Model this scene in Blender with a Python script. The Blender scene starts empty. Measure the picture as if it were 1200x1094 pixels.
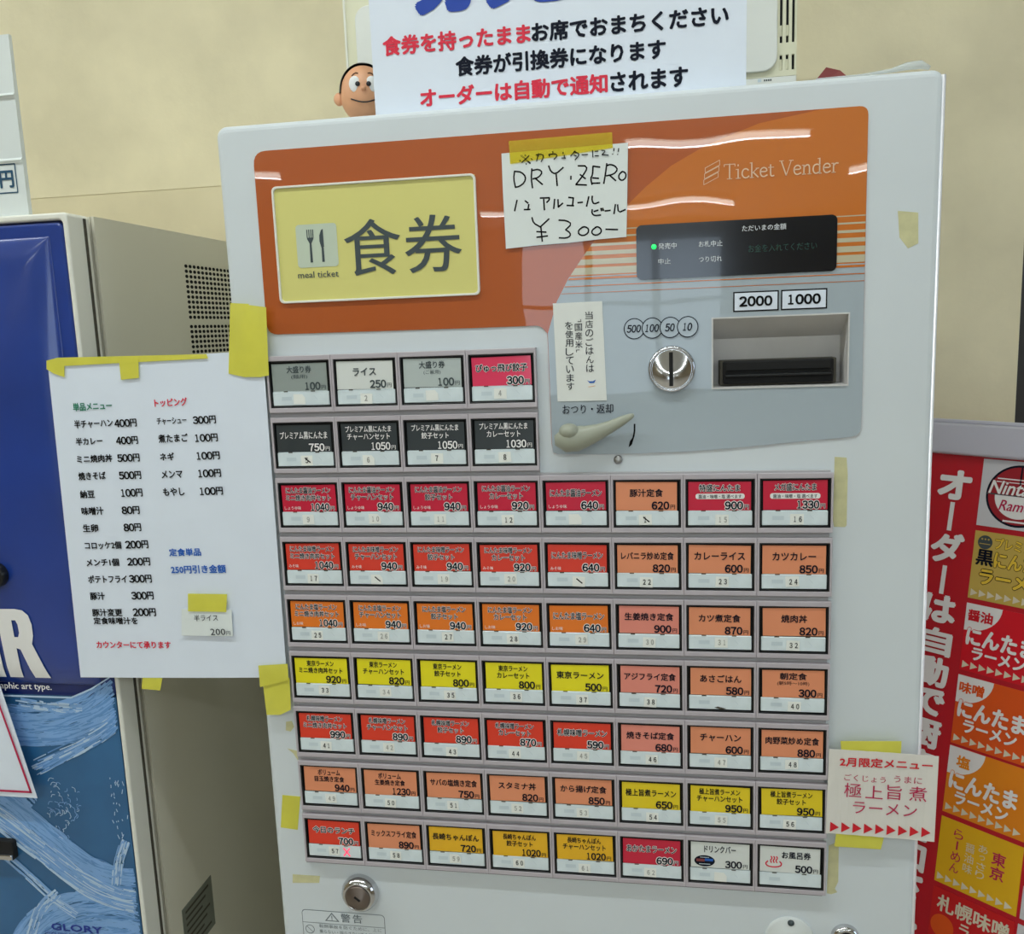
import bpy, bmesh, math, random
from mathutils import Vector, Matrix, Euler

random.seed(7)
D = bpy.data
SC = bpy.context.scene
COL = SC.collection
PI = math.pi

# ------------------------------------------------------------------ camera, world, lights, exposure
cam_d = D.cameras.new('camera')
cam_d.sensor_fit = 'HORIZONTAL'
cam_d.sensor_width = 36.0
cam_d.lens = 36.0 * 1032.1 / 1200.0
cam_d.clip_start = 0.02
cam = D.objects.new('camera', cam_d)
COL.objects.link(cam)
_cr = (Matrix.Rotation(0.1678, 3, 'Z') @ Matrix.Rotation(1.4146, 3, 'X') @ Matrix.Rotation(-0.0378, 3, 'Z'))
cam.matrix_world = Matrix.Translation((0.35, -0.7661, 1.3017)) @ _cr.to_4x4()
SC.camera = cam

world = D.worlds.new('world')
SC.world = world
world.use_nodes = True
bg = world.node_tree.nodes['Background']
bg.inputs[0].default_value = (0.70, 0.85, 1.0, 1)
bg.inputs[1].default_value = 5.0

SC.view_settings.view_transform = 'Standard'
SC.view_settings.look = 'None'
SC.view_settings.gamma = 1.0
SC.view_settings.use_curve_mapping = False
SC.view_settings.exposure = -0.60
SC.render.film_transparent = False

CEIL = 2.62
TUBE_POWER = 13.0
# fluorescent tubes under the ceiling: (x start, x end, y)
TUBES = [(-1.9, -0.65, -0.6), (-0.45, 0.8, -0.6), (-3.3, -2.05, -0.6),
         (-1.9, -0.65, -2.5), (-0.45, 0.8, -2.5), (1.0, 2.25, -2.5),
         (0.15, 1.4, -5.9), (-3.75, -2.5, -5.9),
         (1.92, 3.17, -7.3),
         (-1.6, -0.35, -9.0), (-0.1, 1.15, -9.0)]


# ------------------------------------------------------------------ helpers
def lin(c):
    out = []
    for v in c[:3]:
        v = v / 255.0
        out.append(v / 12.92 if v <= 0.04045 else ((v + 0.055) / 1.055) ** 2.4)
    return (out[0], out[1], out[2], 1.0)


def mat(name, rgb, rough=0.5, metal=0.0, coat=0.0, coat_rough=0.04, emit=None, estr=0.0,
        vary=0.0, vscale=6.0, bump=0.0, bscale=60.0, alpha=1.0, trans=0.0, wavy=0.0, spec=0.5):
    m = D.materials.new(name)
    m.use_nodes = True
    nt = m.node_tree
    b = nt.nodes['Principled BSDF']
    c = lin(rgb)
    b.inputs['Base Color'].default_value = c
    b.inputs['Roughness'].default_value = rough
    b.inputs['Metallic'].default_value = metal
    b.inputs['Coat Weight'].default_value = coat
    b.inputs['Coat Roughness'].default_value = coat_rough
    b.inputs['Specular IOR Level'].default_value = spec
    b.inputs['Alpha'].default_value = alpha
    b.inputs['Transmission Weight'].default_value = trans
    if emit:
        b.inputs['Emission Color'].default_value = lin(emit)
        b.inputs['Emission Strength'].default_value = estr
    tc = None
    if vary or bump or wavy:
        tc = nt.nodes.new('ShaderNodeTexCoord')
    if vary:
        n = nt.nodes.new('ShaderNodeTexNoise')
        n.inputs['Scale'].default_value = vscale
        n.inputs['Detail'].default_value = 6.0
        nt.links.new(tc.outputs['Object'], n.inputs['Vector'])
        mp = nt.nodes.new('ShaderNodeMapRange')
        mp.inputs[1].default_value = 0.3
        mp.inputs[2].default_value = 0.7
        mp.inputs[3].default_value = 1.0 - vary
        mp.inputs[4].default_value = 1.0 + vary
        nt.links.new(n.outputs[0], mp.inputs[0])
        vm = nt.nodes.new('ShaderNodeVectorMath')
        vm.operation = 'SCALE'
        vm.inputs[0].default_value = c[:3]
        nt.links.new(mp.outputs[0], vm.inputs['Scale'])
        nt.links.new(vm.outputs[0], b.inputs['Base Color'])
    if bump:
        n = nt.nodes.new('ShaderNodeTexNoise')
        n.inputs['Scale'].default_value = bscale
        n.inputs['Detail'].default_value = 5.0
        nt.links.new(tc.outputs['Object'], n.inputs['Vector'])
        bp = nt.nodes.new('ShaderNodeBump')
        bp.inputs['Strength'].default_value = 1.0
        bp.inputs['Distance'].default_value = bump
        nt.links.new(n.outputs[0], bp.inputs['Height'])
        nt.links.new(bp.outputs[0], b.inputs['Normal'])
    if wavy:
        n = nt.nodes.new('ShaderNodeTexNoise')
        n.inputs['Scale'].default_value = 9.0
        n.inputs['Detail'].default_value = 1.0
        nt.links.new(tc.outputs['Object'], n.inputs['Vector'])
        bp = nt.nodes.new('ShaderNodeBump')
        bp.inputs['Strength'].default_value = 1.0
        bp.inputs['Distance'].default_value = wavy
        nt.links.new(n.outputs[0], bp.inputs['Height'])
        nt.links.new(bp.outputs[0], b.inputs['Coat Normal'])
    return m


OFF = {}


def offs(o):
    v = Vector((0, 0, 0))
    while o is not None:
        if o.name in OFF:
            v += OFF[o.name]
        o = o.parent
    return v


def thing(name, label, cat, loc=(0, 0, 0), rot=None, local=False, group=None):
    """Empty at the thing's base. With local=False its parts are authored in world coordinates."""
    o = D.objects.new(name, None)
    o.empty_display_size = 0.05
    COL.objects.link(o)
    o.location = loc
    if rot is not None:
        o.rotation_euler = rot
    o['label'] = label
    o['category'] = cat
    if group:
        o['group'] = group
    if not local:
        OFF[o.name] = Vector(loc)
    return o


def tag(o, label, cat, group=None):
    o['label'] = label
    o['category'] = cat
    if group:
        o['group'] = group
    return o


def struct(o):
    o['kind'] = 'structure'
    return o


def link_mesh(name, me, parent=None, label=None):
    o = D.objects.new(name, me)
    COL.objects.link(o)
    if parent is not None:
        o.parent = parent
    if label:
        o['label'] = label
    return o


class MB:
    """Collects polygons with materials and links them as one mesh object."""

    def __init__(self):
        self.v, self.f, self.mi, self.mats, self.sm = [], [], [], [], []

    def slot(self, m):
        if m not in self.mats:
            self.mats.append(m)
        return self.mats.index(m)

    def add(self, verts, faces, m, smooth=False):
        b = len(self.v)
        self.v += [tuple(p) for p in verts]
        s = self.slot(m)
        for f in faces:
            self.f.append([i + b for i in f])
            self.mi.append(s)
            self.sm.append(smooth)
        return self

    def box(self, x0, x1, y0, y1, z0, z1, m, bev=0.0, seg=2):
        bm = bmesh.new()
        vs = [bm.verts.new(p) for p in ((x0, y0, z0), (x1, y0, z0), (x1, y1, z0), (x0, y1, z0),
                                        (x0, y0, z1), (x1, y0, z1), (x1, y1, z1), (x0, y1, z1))]
        for f in ((0, 3, 2, 1), (4, 5, 6, 7), (0, 1, 5, 4), (1, 2, 6, 5), (2, 3, 7, 6), (3, 0, 4, 7)):
            bm.faces.new([vs[i] for i in f])
        if bev:
            bmesh.ops.bevel(bm, geom=bm.edges[:], offset=bev, segments=seg, affect='EDGES', profile=0.5)
        bm.verts.index_update()
        self.add([v.co[:] for v in bm.verts], [[v.index for v in f.verts] for f in bm.faces], m)
        bm.free()
        return self

    def poly(self, pts, y, m):
        """flat polygon in a plane facing -y (points x, z counter-clockwise seen from the front)"""
        self.add([(p[0], y, p[1]) for p in pts], [list(range(len(pts)))], m)
        return self

    def rect(self, x0, z0, x1, z1, y, m):
        return self.poly([(x0, z0), (x1, z0), (x1, z1), (x0, z1)], y, m)

    def frame(self, x0, z0, x1, z1, w, y, m):
        self.rect(x0, z0, x1, z0 + w, y, m)
        self.rect(x0, z1 - w, x1, z1, y, m)
        self.rect(x0, z0 + w, x0 + w, z1 - w, y, m)
        self.rect(x1 - w, z0 + w, x1, z1 - w, y, m)
        return self

    def ring(self, cx, cz, r0, r1, y, m, n=32, sx=1.0):
        vs, fs = [], []
        for i in range(n):
            a = 2 * PI * i / n
            vs.append((cx + r0 * math.cos(a) * sx, y, cz + r0 * math.sin(a)))
            vs.append((cx + r1 * math.cos(a) * sx, y, cz + r1 * math.sin(a)))
        for i in range(n):
            j = (i + 1) % n
            fs.append([2 * i, 2 * i + 1, 2 * j + 1, 2 * j])
        self.add(vs, fs, m)
        return self

    def disc(self, cx, cz, r, y, m, n=32, sx=1.0, a0=0.0, a1=2 * PI):
        full = abs(a1 - a0) > 6.28
        k = n if full else n + 1
        pts = [(cx + r * sx * math.cos(a0 + (a1 - a0) * i / n), cz + r * math.sin(a0 + (a1 - a0) * i / n)) for i in range(k)]
        return self.poly(pts, y, m)

    def stroke(self, pts, w, y, m):
        """pen stroke: a ribbon with rounded ends along points (x, z)"""
        P = [Vector(p) for p in pts]
        if len(P) > 2:      # smooth once
            Q = [P[0]]
            for i in range(len(P) - 1):
                a = P[i].lerp(P[i + 1], 0.25)
                b = P[i].lerp(P[i + 1], 0.75)
                if i > 0:
                    Q.append(a)
                if i < len(P) - 2:
                    Q.append(b)
            Q.append(P[-1])
            P = Q
        h = w / 2
        vs, fs = [], []
        for i, p in enumerate(P):
            a = P[max(i - 1, 0)]
            b = P[min(i + 1, len(P) - 1)]
            d = b - a
            if d.length < 1e-9:
                d = Vector((1, 0))
            d.normalize()
            n = Vector((-d.y, d.x)) * h
            e = d * (h * 0.5) * (-1 if i == 0 else (1 if i == len(P) - 1 else 0))
            vs.append((p.x + n.x + e.x, y, p.y + n.y + e.y))
            vs.append((p.x - n.x + e.x, y, p.y - n.y + e.y))
        for i in range(len(P) - 1):
            fs.append([2 * i + 1, 2 * i + 3, 2 * i + 2, 2 * i])
        self.add(vs, fs, m)
        return self

    def lathe(self, prof, m, origin=(0, 0, 0), n=32, axis='y', smooth=True):
        """profile (radius, height) turned round an axis; height runs towards -y (axis y) or +z"""
        vs, fs = [], []
        for r, h in prof:
            for i in range(n):
                a = 2 * PI * i / n
                if axis == 'y':
                    vs.append((origin[0] + r * math.cos(a), origin[1] - h, origin[2] + r * math.sin(a)))
                else:
                    vs.append((origin[0] + r * math.cos(a), origin[1] + r * math.sin(a), origin[2] + h))
        for k in range(len(prof) - 1):
            for i in range(n):
                j = (i + 1) % n
                fs.append([k * n + i, k * n + j, (k + 1) * n + j, (k + 1) * n + i])
        fs.append([(len(prof) - 1) * n + i for i in range(n)])
        self.add(vs, fs, m, smooth)
        return self

    def tube(self, pts, radii, m, n=16, flat=1.0):
        vs, fs = [], []
        P = [Vector(p) for p in pts]
        for i, p in enumerate(P):
            d = (P[min(i + 1, len(P) - 1)] - P[max(i - 1, 0)]).normalized()
            up = Vector((0, 1, 0)) if abs(d.y) < 0.9 else Vector((1, 0, 0))
            s = d.cross(up).normalized()
            t = s.cross(d).normalized()
            for k in range(n):
                a = 2 * PI * k / n
                vs.append(p + s * (radii[i] * math.cos(a)) + t * (radii[i] * flat * math.sin(a)))
        for i in range(len(P) - 1):
            for k in range(n):
                j = (k + 1) % n
                fs.append([i * n + k, i * n + j, (i + 1) * n + j, (i + 1) * n + k])
        fs.append(list(range(n))[::-1])
        fs.append([(len(P) - 1) * n + k for k in range(n)])
        self.add(vs, fs, m, True)
        return self

    def ball(self, c, r, m, nu=20, nv=14, keep=None):
        vs, fs = [], []
        for j in range(nv + 1):
            t = PI * j / nv
            for i in range(nu):
                a = 2 * PI * i / nu
                vs.append((c[0] + r[0] * math.sin(t) * math.cos(a), c[1] + r[1] * math.sin(t) * math.sin(a), c[2] + r[2] * math.cos(t)))
        for j in range(nv):
            for i in range(nu):
                k = (i + 1) % nu
                f = [j * nu + i, (j + 1) * nu + i, (j + 1) * nu + k, j * nu + k]
                if keep:
                    q = [sum(vs[x][t] for x in f) / 4 - c[t] for t in range(3)]
                    if not keep((q[0] / r[0], q[1] / r[1], q[2] / r[2])):
                        continue
                fs.append(f)
        self.add(vs, fs, m, True)
        return self

    # ---- lettering
    def text(self, s, x, z, w, h, m, y=0.0, weight=0.0, halo=None, hw=0.05, shear=0.0, dz=0.0, rot=0.0, cy=0.00020):
        """string fitted into the box x..x+w, z..z+h"""
        base = glyphs(s, 0.0)
        sx = w / max(base[2][1] - base[2][0], 1e-6)
        sz = h / max(base[2][3] - base[2][2], 1e-6)
        cr, sr = math.cos(rot), math.sin(rot)
        # bold and outline come from shifted copies of the glyphs (em shifts, scaled like the text)
        em = min(sx, sz)
        g = glyphs(s, 0.0)
        for wt, mm, yy in (([(weight + hw, halo, y)] if halo else []) + [(weight, m, y - cy)]):
            if wt <= 0.003:
                sh = [(0, 0)]
            elif mm is halo:
                sh = [(math.cos(k * PI / 4) * wt * em, math.sin(k * PI / 4) * wt * em) for k in range(8)]
            elif wt < 0.02:
                sh = [(-wt * em, 0), (wt * em, 0)]
            else:
                nk = 12 if h > .03 else 6
                sh = [(math.cos(k * 2 * PI / nk) * wt * em, math.sin(k * 2 * PI / nk) * wt * em) for k in range(nk)]
            for ki, (ax, az) in enumerate(sh):
                yk = yy - ki * 1.6e-5
                vs = []
                for a, b in g[0]:
                    px = (a - base[2][0]) * sx
                    pz = (b - base[2][2]) * sz
                    px += shear * pz
                    pz += dz * px / max(w, 1e-6)
                    px += ax
                    pz += az
                    if rot:
                        px, pz = px * cr - pz * sr, px * sr + pz * cr
                    vs.append((x + px, yk, z + pz))
                self.add(vs, g[1], mm)
        return self

    def num(self, s, x, z, w, h, m, gap=0.14, **k):
        """digits set one by one from the full-width glyphs of the CJK face"""
        n = len(s)
        c = w / n
        for i, ch in enumerate(s):
            g = c * (1 - gap)
            if ch == '1':
                self.text(chr(0xFEE0 + ord(ch)), x + i * c + g * .12, z, g * .66, h, m, **k)
            else:
                self.text(chr(0xFEE0 + ord(ch)), x + i * c, z, g, h, m, **k)
        return self

    def textc(self, s, cx, z, w, h, m, **k):
        return self.text(s, cx - w / 2, z, w, h, m, **k)

    def vtext(self, s, cx, ztop, zbot, w, m, y=0.0, weight=0.0, fill=0.86, halo=None, hw=0.05):
        """vertical writing, one cell for each character"""
        n = len(s)
        c = (ztop - zbot) / n
        for i, ch in enumerate(s):
            zc = ztop - c * (i + 0.5)
            hh = c * fill
            if ch in 'ー|':
                self.rect(cx - w * 0.09, zc - hh * 0.44, cx + w * 0.09, zc + hh * 0.44, y - 0.00012, m)
            elif ch == '「':
                self.rect(cx - w * .1, zc - hh * .45, cx + w * .4, zc - hh * .37, y - 0.00012, m)
                self.rect(cx + w * .32, zc - hh * .45, cx + w * .4, zc - hh * .1, y - 0.00012, m)
            elif ch == '」':
                self.rect(cx - w * .4, zc + hh * .37, cx + w * .1, zc + hh * .45, y - 0.00012, m)
                self.rect(cx - w * .4, zc + hh * .1, cx - w * .32, zc + hh * .45, y - 0.00012, m)
            else:
                f = {'っ': 0.62, 'ん': 0.95}.get(ch, 1.0)
                self.text(ch, cx - w * f / 2, zc - hh * f / 2, w * f, hh * f, m, y=y, weight=weight, halo=halo, hw=hw)
        return self

    def build(self, name, parent=None, label=None, mtx=None):
        me = D.meshes.new(name)
        o_ = offs(parent) if parent is not None else Vector((0, 0, 0))
        if mtx is not None:
            vv = [tuple(mtx @ Vector(p)) for p in self.v]
        else:
            vv = [(p[0] - o_.x, p[1] - o_.y, p[2] - o_.z) for p in self.v]
        me.from_pydata(vv, [], self.f)
        for m in self.mats:
            me.materials.append(m)
        me.polygons.foreach_set('material_index', self.mi)
        me.polygons.foreach_set('use_smooth', self.sm)
        me.update()
        return link_mesh(name, me, parent, label)


_G = {}


def glyphs(s, weight):
    key = (s, round(weight, 4))
    if key in _G:
        return _G[key]
    c = D.curves.new('glyph', 'FONT')
    c.body = s
    c.size = 1.0
    c.resolution_u = 2 if len(s) > 2 else 4
    c.offset = weight
    o = D.objects.new('glyph', c)
    me = D.meshes.new_from_object(o)
    vs = [(v.co.x, v.co.y) for v in me.vertices]
    fs = [list(p.vertices) for p in me.polygons]
    # all glyph faces look to +z; turned into the x-z plane they look to -y
    bb = (min(v[0] for v in vs), max(v[0] for v in vs), min(v[1] for v in vs), max(v[1] for v in vs))
    D.objects.remove(o)
    D.curves.remove(c)
    D.meshes.remove(me)
    _G[key] = (vs, fs, bb)
    return _G[key]


def rr(x0, z0, x1, z1, r, n=6):
    pts = []
    for cx, cz, a in ((x1 - r, z0 + r, -PI / 2), (x1 - r, z1 - r, 0), (x0 + r, z1 - r, PI / 2), (x0 + r, z0 + r, PI)):
        for i in range(n + 1):
            t = a + (PI / 2) * i / n
            pts.append((cx + r * math.cos(t), cz + r * math.sin(t)))
    return pts


def round_poly(pts, r, n=5):
    """round the corners of a counter-clockwise or clockwise polygon; r is one radius or a list"""
    out = []
    N = len(pts)
    for i in range(N):
        ri = r[i] if isinstance(r, (list, tuple)) else r
        p = Vector(pts[i])
        a = Vector(pts[i - 1])
        b = Vector(pts[(i + 1) % N])
        if ri <= 0:
            out.append(tuple(p))
            continue
        da = (a - p).normalized()
        db = (b - p).normalized()
        ri = min(ri, (a - p).length * .5, (b - p).length * .5)
        s, e = p + da * ri, p + db * ri
        for k in range(n + 1):
            t = k / n
            out.append(tuple(s * (1 - t) ** 2 + p * 2 * t * (1 - t) + e * t * t))
    return out


def plate(mb, outer, holes, yf, t, m, bev=0.0, plane='front', at=0.0):
    """solid sheet with holes. front: points are (x, z), front face at y=yf, thickness t behind it.
    side: points are (y, z), outer face at x=at looking to +x, thickness t towards -x."""
    c = D.curves.new('plate', 'CURVE')
    c.dimensions = '2D'
    c.fill_mode = 'BOTH'
    c.extrude = max(t / 2 - bev, 0.0)
    if bev:
        c.bevel_depth = bev
        c.bevel_resolution = 3
        c.offset = -bev
    for pts in [outer] + list(holes):
        s = c.splines.new('POLY')
        s.points.add(len(pts) - 1)
        for i, p in enumerate(pts):
            s.points[i].co = (p[0], p[1], 0, 1)
        s.use_cyclic_u = True
    o = D.objects.new('plate', c)
    me = D.meshes.new_from_object(o)
    vs = []
    for v in me.vertices:
        a, b, h = v.co
        if plane == 'front':
            vs.append((a, yf + t / 2 - h, b))
        else:
            vs.append((at - t / 2 + h, a, b))
    mb.add(vs, [list(p.vertices) for p in me.polygons], m)
    D.objects.remove(o)
    D.curves.remove(c)
    D.meshes.remove(me)
    return mb


# ------------------------------------------------------------------ materials
M_wall = mat('wall_plaster', (228, 218, 186), 0.85, vary=0.09, vscale=9, bump=0.0012, bscale=35)
M_wall2 = mat('wall_plaster_low', (221, 210, 177), 0.85, vary=0.07, vscale=9, bump=0.0012, bscale=35)
M_ceil = mat('ceiling_paint', (225, 225, 218), 0.9)
M_floor = mat('floor_tile', (196, 188, 174), 0.5, vary=0.08)
M_room = mat('room_wall_paint', (165, 150, 122), 0.9)
M_darkroom = mat('dark_door_paint', (52, 50, 50), 0.5)
M_white = mat('machine_white_enamel', (214, 221, 225), 0.36, vary=0.012, vscale=14)
M_white2 = mat('machine_side_enamel', (212, 216, 214), 0.45)
M_lilac = mat('button_housing_plastic', (186, 178, 184), 0.45)
M_gap = mat('button_plate_grey', (176, 174, 176), 0.5)
M_black = mat('black_plastic', (16, 18, 20), 0.3)
M_matblack = mat('black_matte', (10, 10, 11), 0.8)
M_chrome = mat('chrome', (205, 205, 208), 0.14, metal=1.0)
M_steel = mat('brushed_steel', (165, 165, 165), 0.35, metal=1.0)
M_orange = mat('header_burnt_orange', (178, 82, 8), 0.45, coat=1.0, coat_rough=0.012, wavy=0.0005)
M_orange2 = mat('header_light_orange', (204, 110, 8), 0.45, coat=1.0, coat_rough=0.012, wavy=0.0005)
M_stripe = mat('header_pale_stripe', (196, 188, 160), 0.45, coat=1.0, coat_rough=0.012, wavy=0.0005)
M_grey = mat('header_grey', (168, 180, 188), 0.45, coat=0.7, coat_rough=0.02, wavy=0.0004)
M_ink = mat('ink_navy', (16, 22, 38), 0.6, spec=0.15)
M_inkb = mat('ink_black', (12, 12, 14), 0.6, spec=0.15)
M_yellowp = mat('meal_panel_yellow', (220, 214, 128), 0.45, coat=0.3, coat_rough=0.15)
M_icon = mat('icon_pale', (196, 208, 188), 0.5)
M_inkg = mat('ink_slate', (62, 74, 78), 0.55)
M_tvw = mat('print_cream', (236, 204, 170), 0.5)
M_disp = mat('display_glass', (20, 22, 28), 0.12, coat=0.6, coat_rough=0.03)
M_dtext = mat('display_print', (225, 228, 230), 0.5)
M_dgreen = mat('display_dim_green', (30, 72, 62), 0.5)
M_led = mat('green_led', (30, 220, 90), 0.3, emit=(40, 255, 110), estr=2.0)
M_redled = mat('red_led_cross', (255, 90, 120), 0.3, emit=(255, 60, 100), estr=1.4)
M_paper = mat('paper_white', (226, 234, 246), 0.6, vary=0.012, vscale=25)
M_note = mat('paper_note', (226, 232, 230), 0.6)
M_lever = mat('lever_grey_plastic', (160, 163, 147), 0.32)
M_lens = mat('button_light_strip', (222, 234, 238), 0.22, coat=0.5, vary=0.05, vscale=60)
M_stk = mat('number_sticker_paper', (238, 240, 234), 0.55)
M_smudge = mat('faint_print', (200, 214, 220), 0.5)
M_n1 = mat('sticker_ink', (36, 36, 40), 0.6)
M_n2 = mat('sticker_ink_faded', (165, 165, 160), 0.6)
M_tape = mat('yellow_tape', (232, 226, 84), 0.45, alpha=0.80, vary=0.05, vscale=40)
M_tape2 = mat('yellow_tape_thin', (232, 222, 84), 0.45, alpha=0.62)
_nt = M_tape2.node_tree
_tr = _nt.nodes.new('ShaderNodeBsdfTransparent')
_tr.inputs[0].default_value = (1.0, 0.93, 0.36, 1)
_mx = _nt.nodes.new('ShaderNodeMixShader')
_mx.inputs[0].default_value = 0.30
_nt.nodes['Principled BSDF'].inputs['Alpha'].default_value = 1.0
_nt.links.new(_tr.outputs[0], _mx.inputs[1])
_nt.links.new(_nt.nodes['Principled BSDF'].outputs[0], _mx.inputs[2])
_nt.links.new(_mx.outputs[0], _nt.nodes['Material Output'].inputs[0])
M_resid = mat('old_tape_residue', (206, 202, 156), 0.7, vary=0.1, vscale=90)
M_redink = mat('ink_red', (222, 30, 62), 0.55)
M_grnink = mat('ink_green', (28, 128, 98), 0.55)
M_bluink = mat('ink_blue', (26, 96, 190), 0.55)
M_maginta = mat('ink_magenta', (190, 24, 78), 0.55)
M_arrow = mat('ink_crimson', (214, 14, 36), 0.55)
M_bigblue = mat('ink_royal_blue', (10, 62, 168), 0.5)
M_w = mat('print_white', (240, 238, 236), 0.5)
M_blue = mat('moulded_blue_plastic', (24, 58, 142), 0.3, coat=0.8, coat_rough=0.10, vary=0.12, vscale=14)
M_bluedk = mat('blue_plastic_rim', (16, 34, 96), 0.3, coat=0.3)
M_poster_dk = mat('poster_steel_blue', (40, 98, 146), 0.4, coat=0.3, coat_rough=0.1, vary=0.12, vscale=20)
M_poster_lt = mat('poster_sky_blue', (128, 172, 224), 0.4, coat=0.2, vary=0.06, vscale=30)
M_poster_md = mat('poster_mid_blue', (98, 148, 206), 0.4, coat=0.2, vary=0.08, vscale=30)
M_poster_wh = mat('poster_pale_stroke', (184, 208, 232), 0.4)
M_cream = mat('cream_enamel', (234, 233, 222), 0.42)
M_sidegrey = mat('side_panel_beige', (226, 222, 204), 0.5, vary=0.02)
M_seam_shade = mat('dark_seam_shade', (70, 66, 56), 0.7)
M_glory = mat('ink_indigo', (28, 52, 150), 0.5)
M_dev = mat('device_cream', (226, 224, 196), 0.45)
M_devw = mat('device_white_panel', (228, 230, 224), 0.3)
M_skin = mat('doll_skin', (232, 172, 132), 0.45, vary=0.04, vscale=60)
M_skin2 = mat('doll_jaw_shade', (204, 160, 130), 0.5)
M_hair = mat('doll_black_hair', (26, 30, 36), 0.4)
M_eye = mat('doll_eye_white', (244, 244, 244), 0.3)
M_maroon = mat('dark_red_leather', (132, 58, 58), 0.5)
M_film = mat('clear_film', (225, 235, 238), 0.08, alpha=0.45)
M_red = mat('board_red', (196, 14, 34), 0.35, coat=0.2)
M_alu = mat('aluminium_frame', (206, 204, 216), 0.4, metal=0.2)
M_lamp = mat('tube_glow', (255, 255, 250), 0.4, emit=(246, 255, 248), estr=14.0)
M_fix = mat('fixture_white', (230, 230, 226), 0.5)

# ------------------------------------------------------------------ room
WY = 0.48


def quad(name, pts, m):
    b = MB()
    b.add(pts, [list(range(len(pts)))], m)
    return struct(b.build(name))


def slab(name, x0, x1, y0, y1, z0, z1, m):
    b = MB()
    b.box(x0, x1, y0, y1, z0, z1, m)
    return struct(b.build(name))


RX0, RX1, RY0 = -3.6, 3.6, -11.0
slab('floor', RX0, RX1, RY0, WY + .1, -0.06, 0.0, M_floor)
slab('ceiling', RX0, RX1, RY0, WY + .1, CEIL, CEIL + 0.06, M_ceil)
wb = MB()
wb.box(RX0, 0.812, WY, WY + 0.1, 0, 1.522, M_wall2)
wb.box(RX0, 0.812, WY - 0.0009, WY + 0.1, 1.522, CEIL, M_wall)
wb.box(0.10, 0.812, WY - 0.0009, WY + 0.1, 0, 1.522, M_wall)
struct(wb.build('wall_back'))
slab('wall_left', RX0 - .1, RX0, RY0, WY, 0, CEIL, M_room)
wr = MB()
wr.box(RX1, RX1 + .1, RY0, -1.9, 0, CEIL, M_room)
wr.box(RX1, RX1 + .1, -0.3, WY, 0, CEIL, M_room)
wr.box(RX1, RX1 + .1, -1.9, -0.3, 0, 1.0, M_room)
wr.box(RX1, RX1 + .1, -1.9, -0.3, 2.1, CEIL, M_room)
struct(wr.build('wall_right'))
added_win = MB()  # unseen window, added to throw light from the right onto the machines
for y in (-1.9, -1.13, -0.36):
    added_win.box(RX1 + .02, RX1 + .06, y, y + .06, 1.0, 2.1, M_steel)
for z in (1.0, 2.04):
    added_win.box(RX1 + .02, RX1 + .06, -1.84, -0.36, z, z + .06, M_steel)
struct(added_win.build('added_window'))
wf = MB()
wf.box(RX0, -1.5, RY0 - .1, RY0, 0, CEIL, M_room)
wf.box(1.2, RX1, RY0 - .1, RY0, 0, CEIL, M_room)
wf.box(-1.5, 1.2, RY0 - .1, RY0, 0, 0.35, M_room)
wf.box(-1.5, 1.2, RY0 - .1, RY0, 2.4, CEIL, M_room)
struct(wf.build('wall_front'))
win = MB()
for x in (-1.5, -0.62, 0.28, 1.15):
    win.box(x, x + .10, RY0 - .06, RY0 - .02, 0.35, 2.4, M_steel)
for z in (0.35, 1.55, 2.35):
    win.box(-1.45, 1.15, RY0 - .055, RY0 - .025, z, z + .05, M_steel)
struct(win.build('window_1'))
dr = MB()
dr.box(0.812, 1.75, WY + 0.03, WY + 0.08, 0, 2.1, M_darkroom)
dr.box(0.812, 0.835, WY + .0, WY + 0.03, 0, 2.1, M_darkroom)
struct(dr.build('door_1'))
slab('wall_corner', 0.812, RX1, WY, WY + .1, 2.1, CEIL, M_wall).name = 'wall_back_upper'
slab('wall_back_right', 1.75, RX1, WY, WY + .1, 0, 2.1, M_wall)

# ceiling lights
BATTEN = ['left of the row nearest the machines', 'above the machines in the nearest row', 'farthest left of the nearest row',
          'left of the second row', 'middle of the second row', 'right of the second row',
          'right of the middle row of the room', 'far left of the middle row of the room', 'alone at the right behind the middle row',
          'left of the last row by the window', 'right of the last row by the window']
for i, (x0, x1, y) in enumerate(TUBES):
    t = thing('ceiling_light', 'white fluorescent batten, %s on the ceiling' % BATTEN[i], 'light', ((x0 + x1) / 2, y, CEIL), group='fluorescent battens')
    b = MB()
    b.box(x0 - .03, x1 + .03, y - .05, y + .05, CEIL - .05, CEIL, M_fix, 0.006)
    b.build('housing', t)
    b = MB()
    b.tube([(x0, y, CEIL - .072), (x1, y, CEIL - .072)], [.016, .016], M_lamp, 12)
    b.build('tube', t)
    ld = D.lights.new('tube_light', 'AREA')
    ld.shape = 'RECTANGLE'
    ld.size = x1 - x0
    ld.size_y = 0.05
    ld.energy = TUBE_POWER
    ld.color = (0.91, 0.985, 1.0)
    lo = D.objects.new('tube_light', ld)
    COL.objects.link(lo)
    lo.location = ((x0 + x1) / 2, y, CEIL - .095)

# ------------------------------------------------------------------ white ticket machine
TM = thing('ticket_machine', 'white meal ticket vending machine with orange header and rows of coloured menu buttons', 'ticket machine', (0.268, 0.21, 0))
b = MB()
b.box(-.0345, .5700, .0335, .43, .0, 1.486, M_white2, 0.006)
b.build('cabinet', TM)
door = MB()
slot_hole = [(.3954, 1.2452), (.5040, 1.2452), (.5040, 1.3032), (.3954, 1.3032)]
plate(door, rr(-.036, 0.03, .5725, 1.488, .010), [slot_hole], 0.0, .033, M_white, bev=.006)
DOOR = door.build('front_door', TM)

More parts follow.
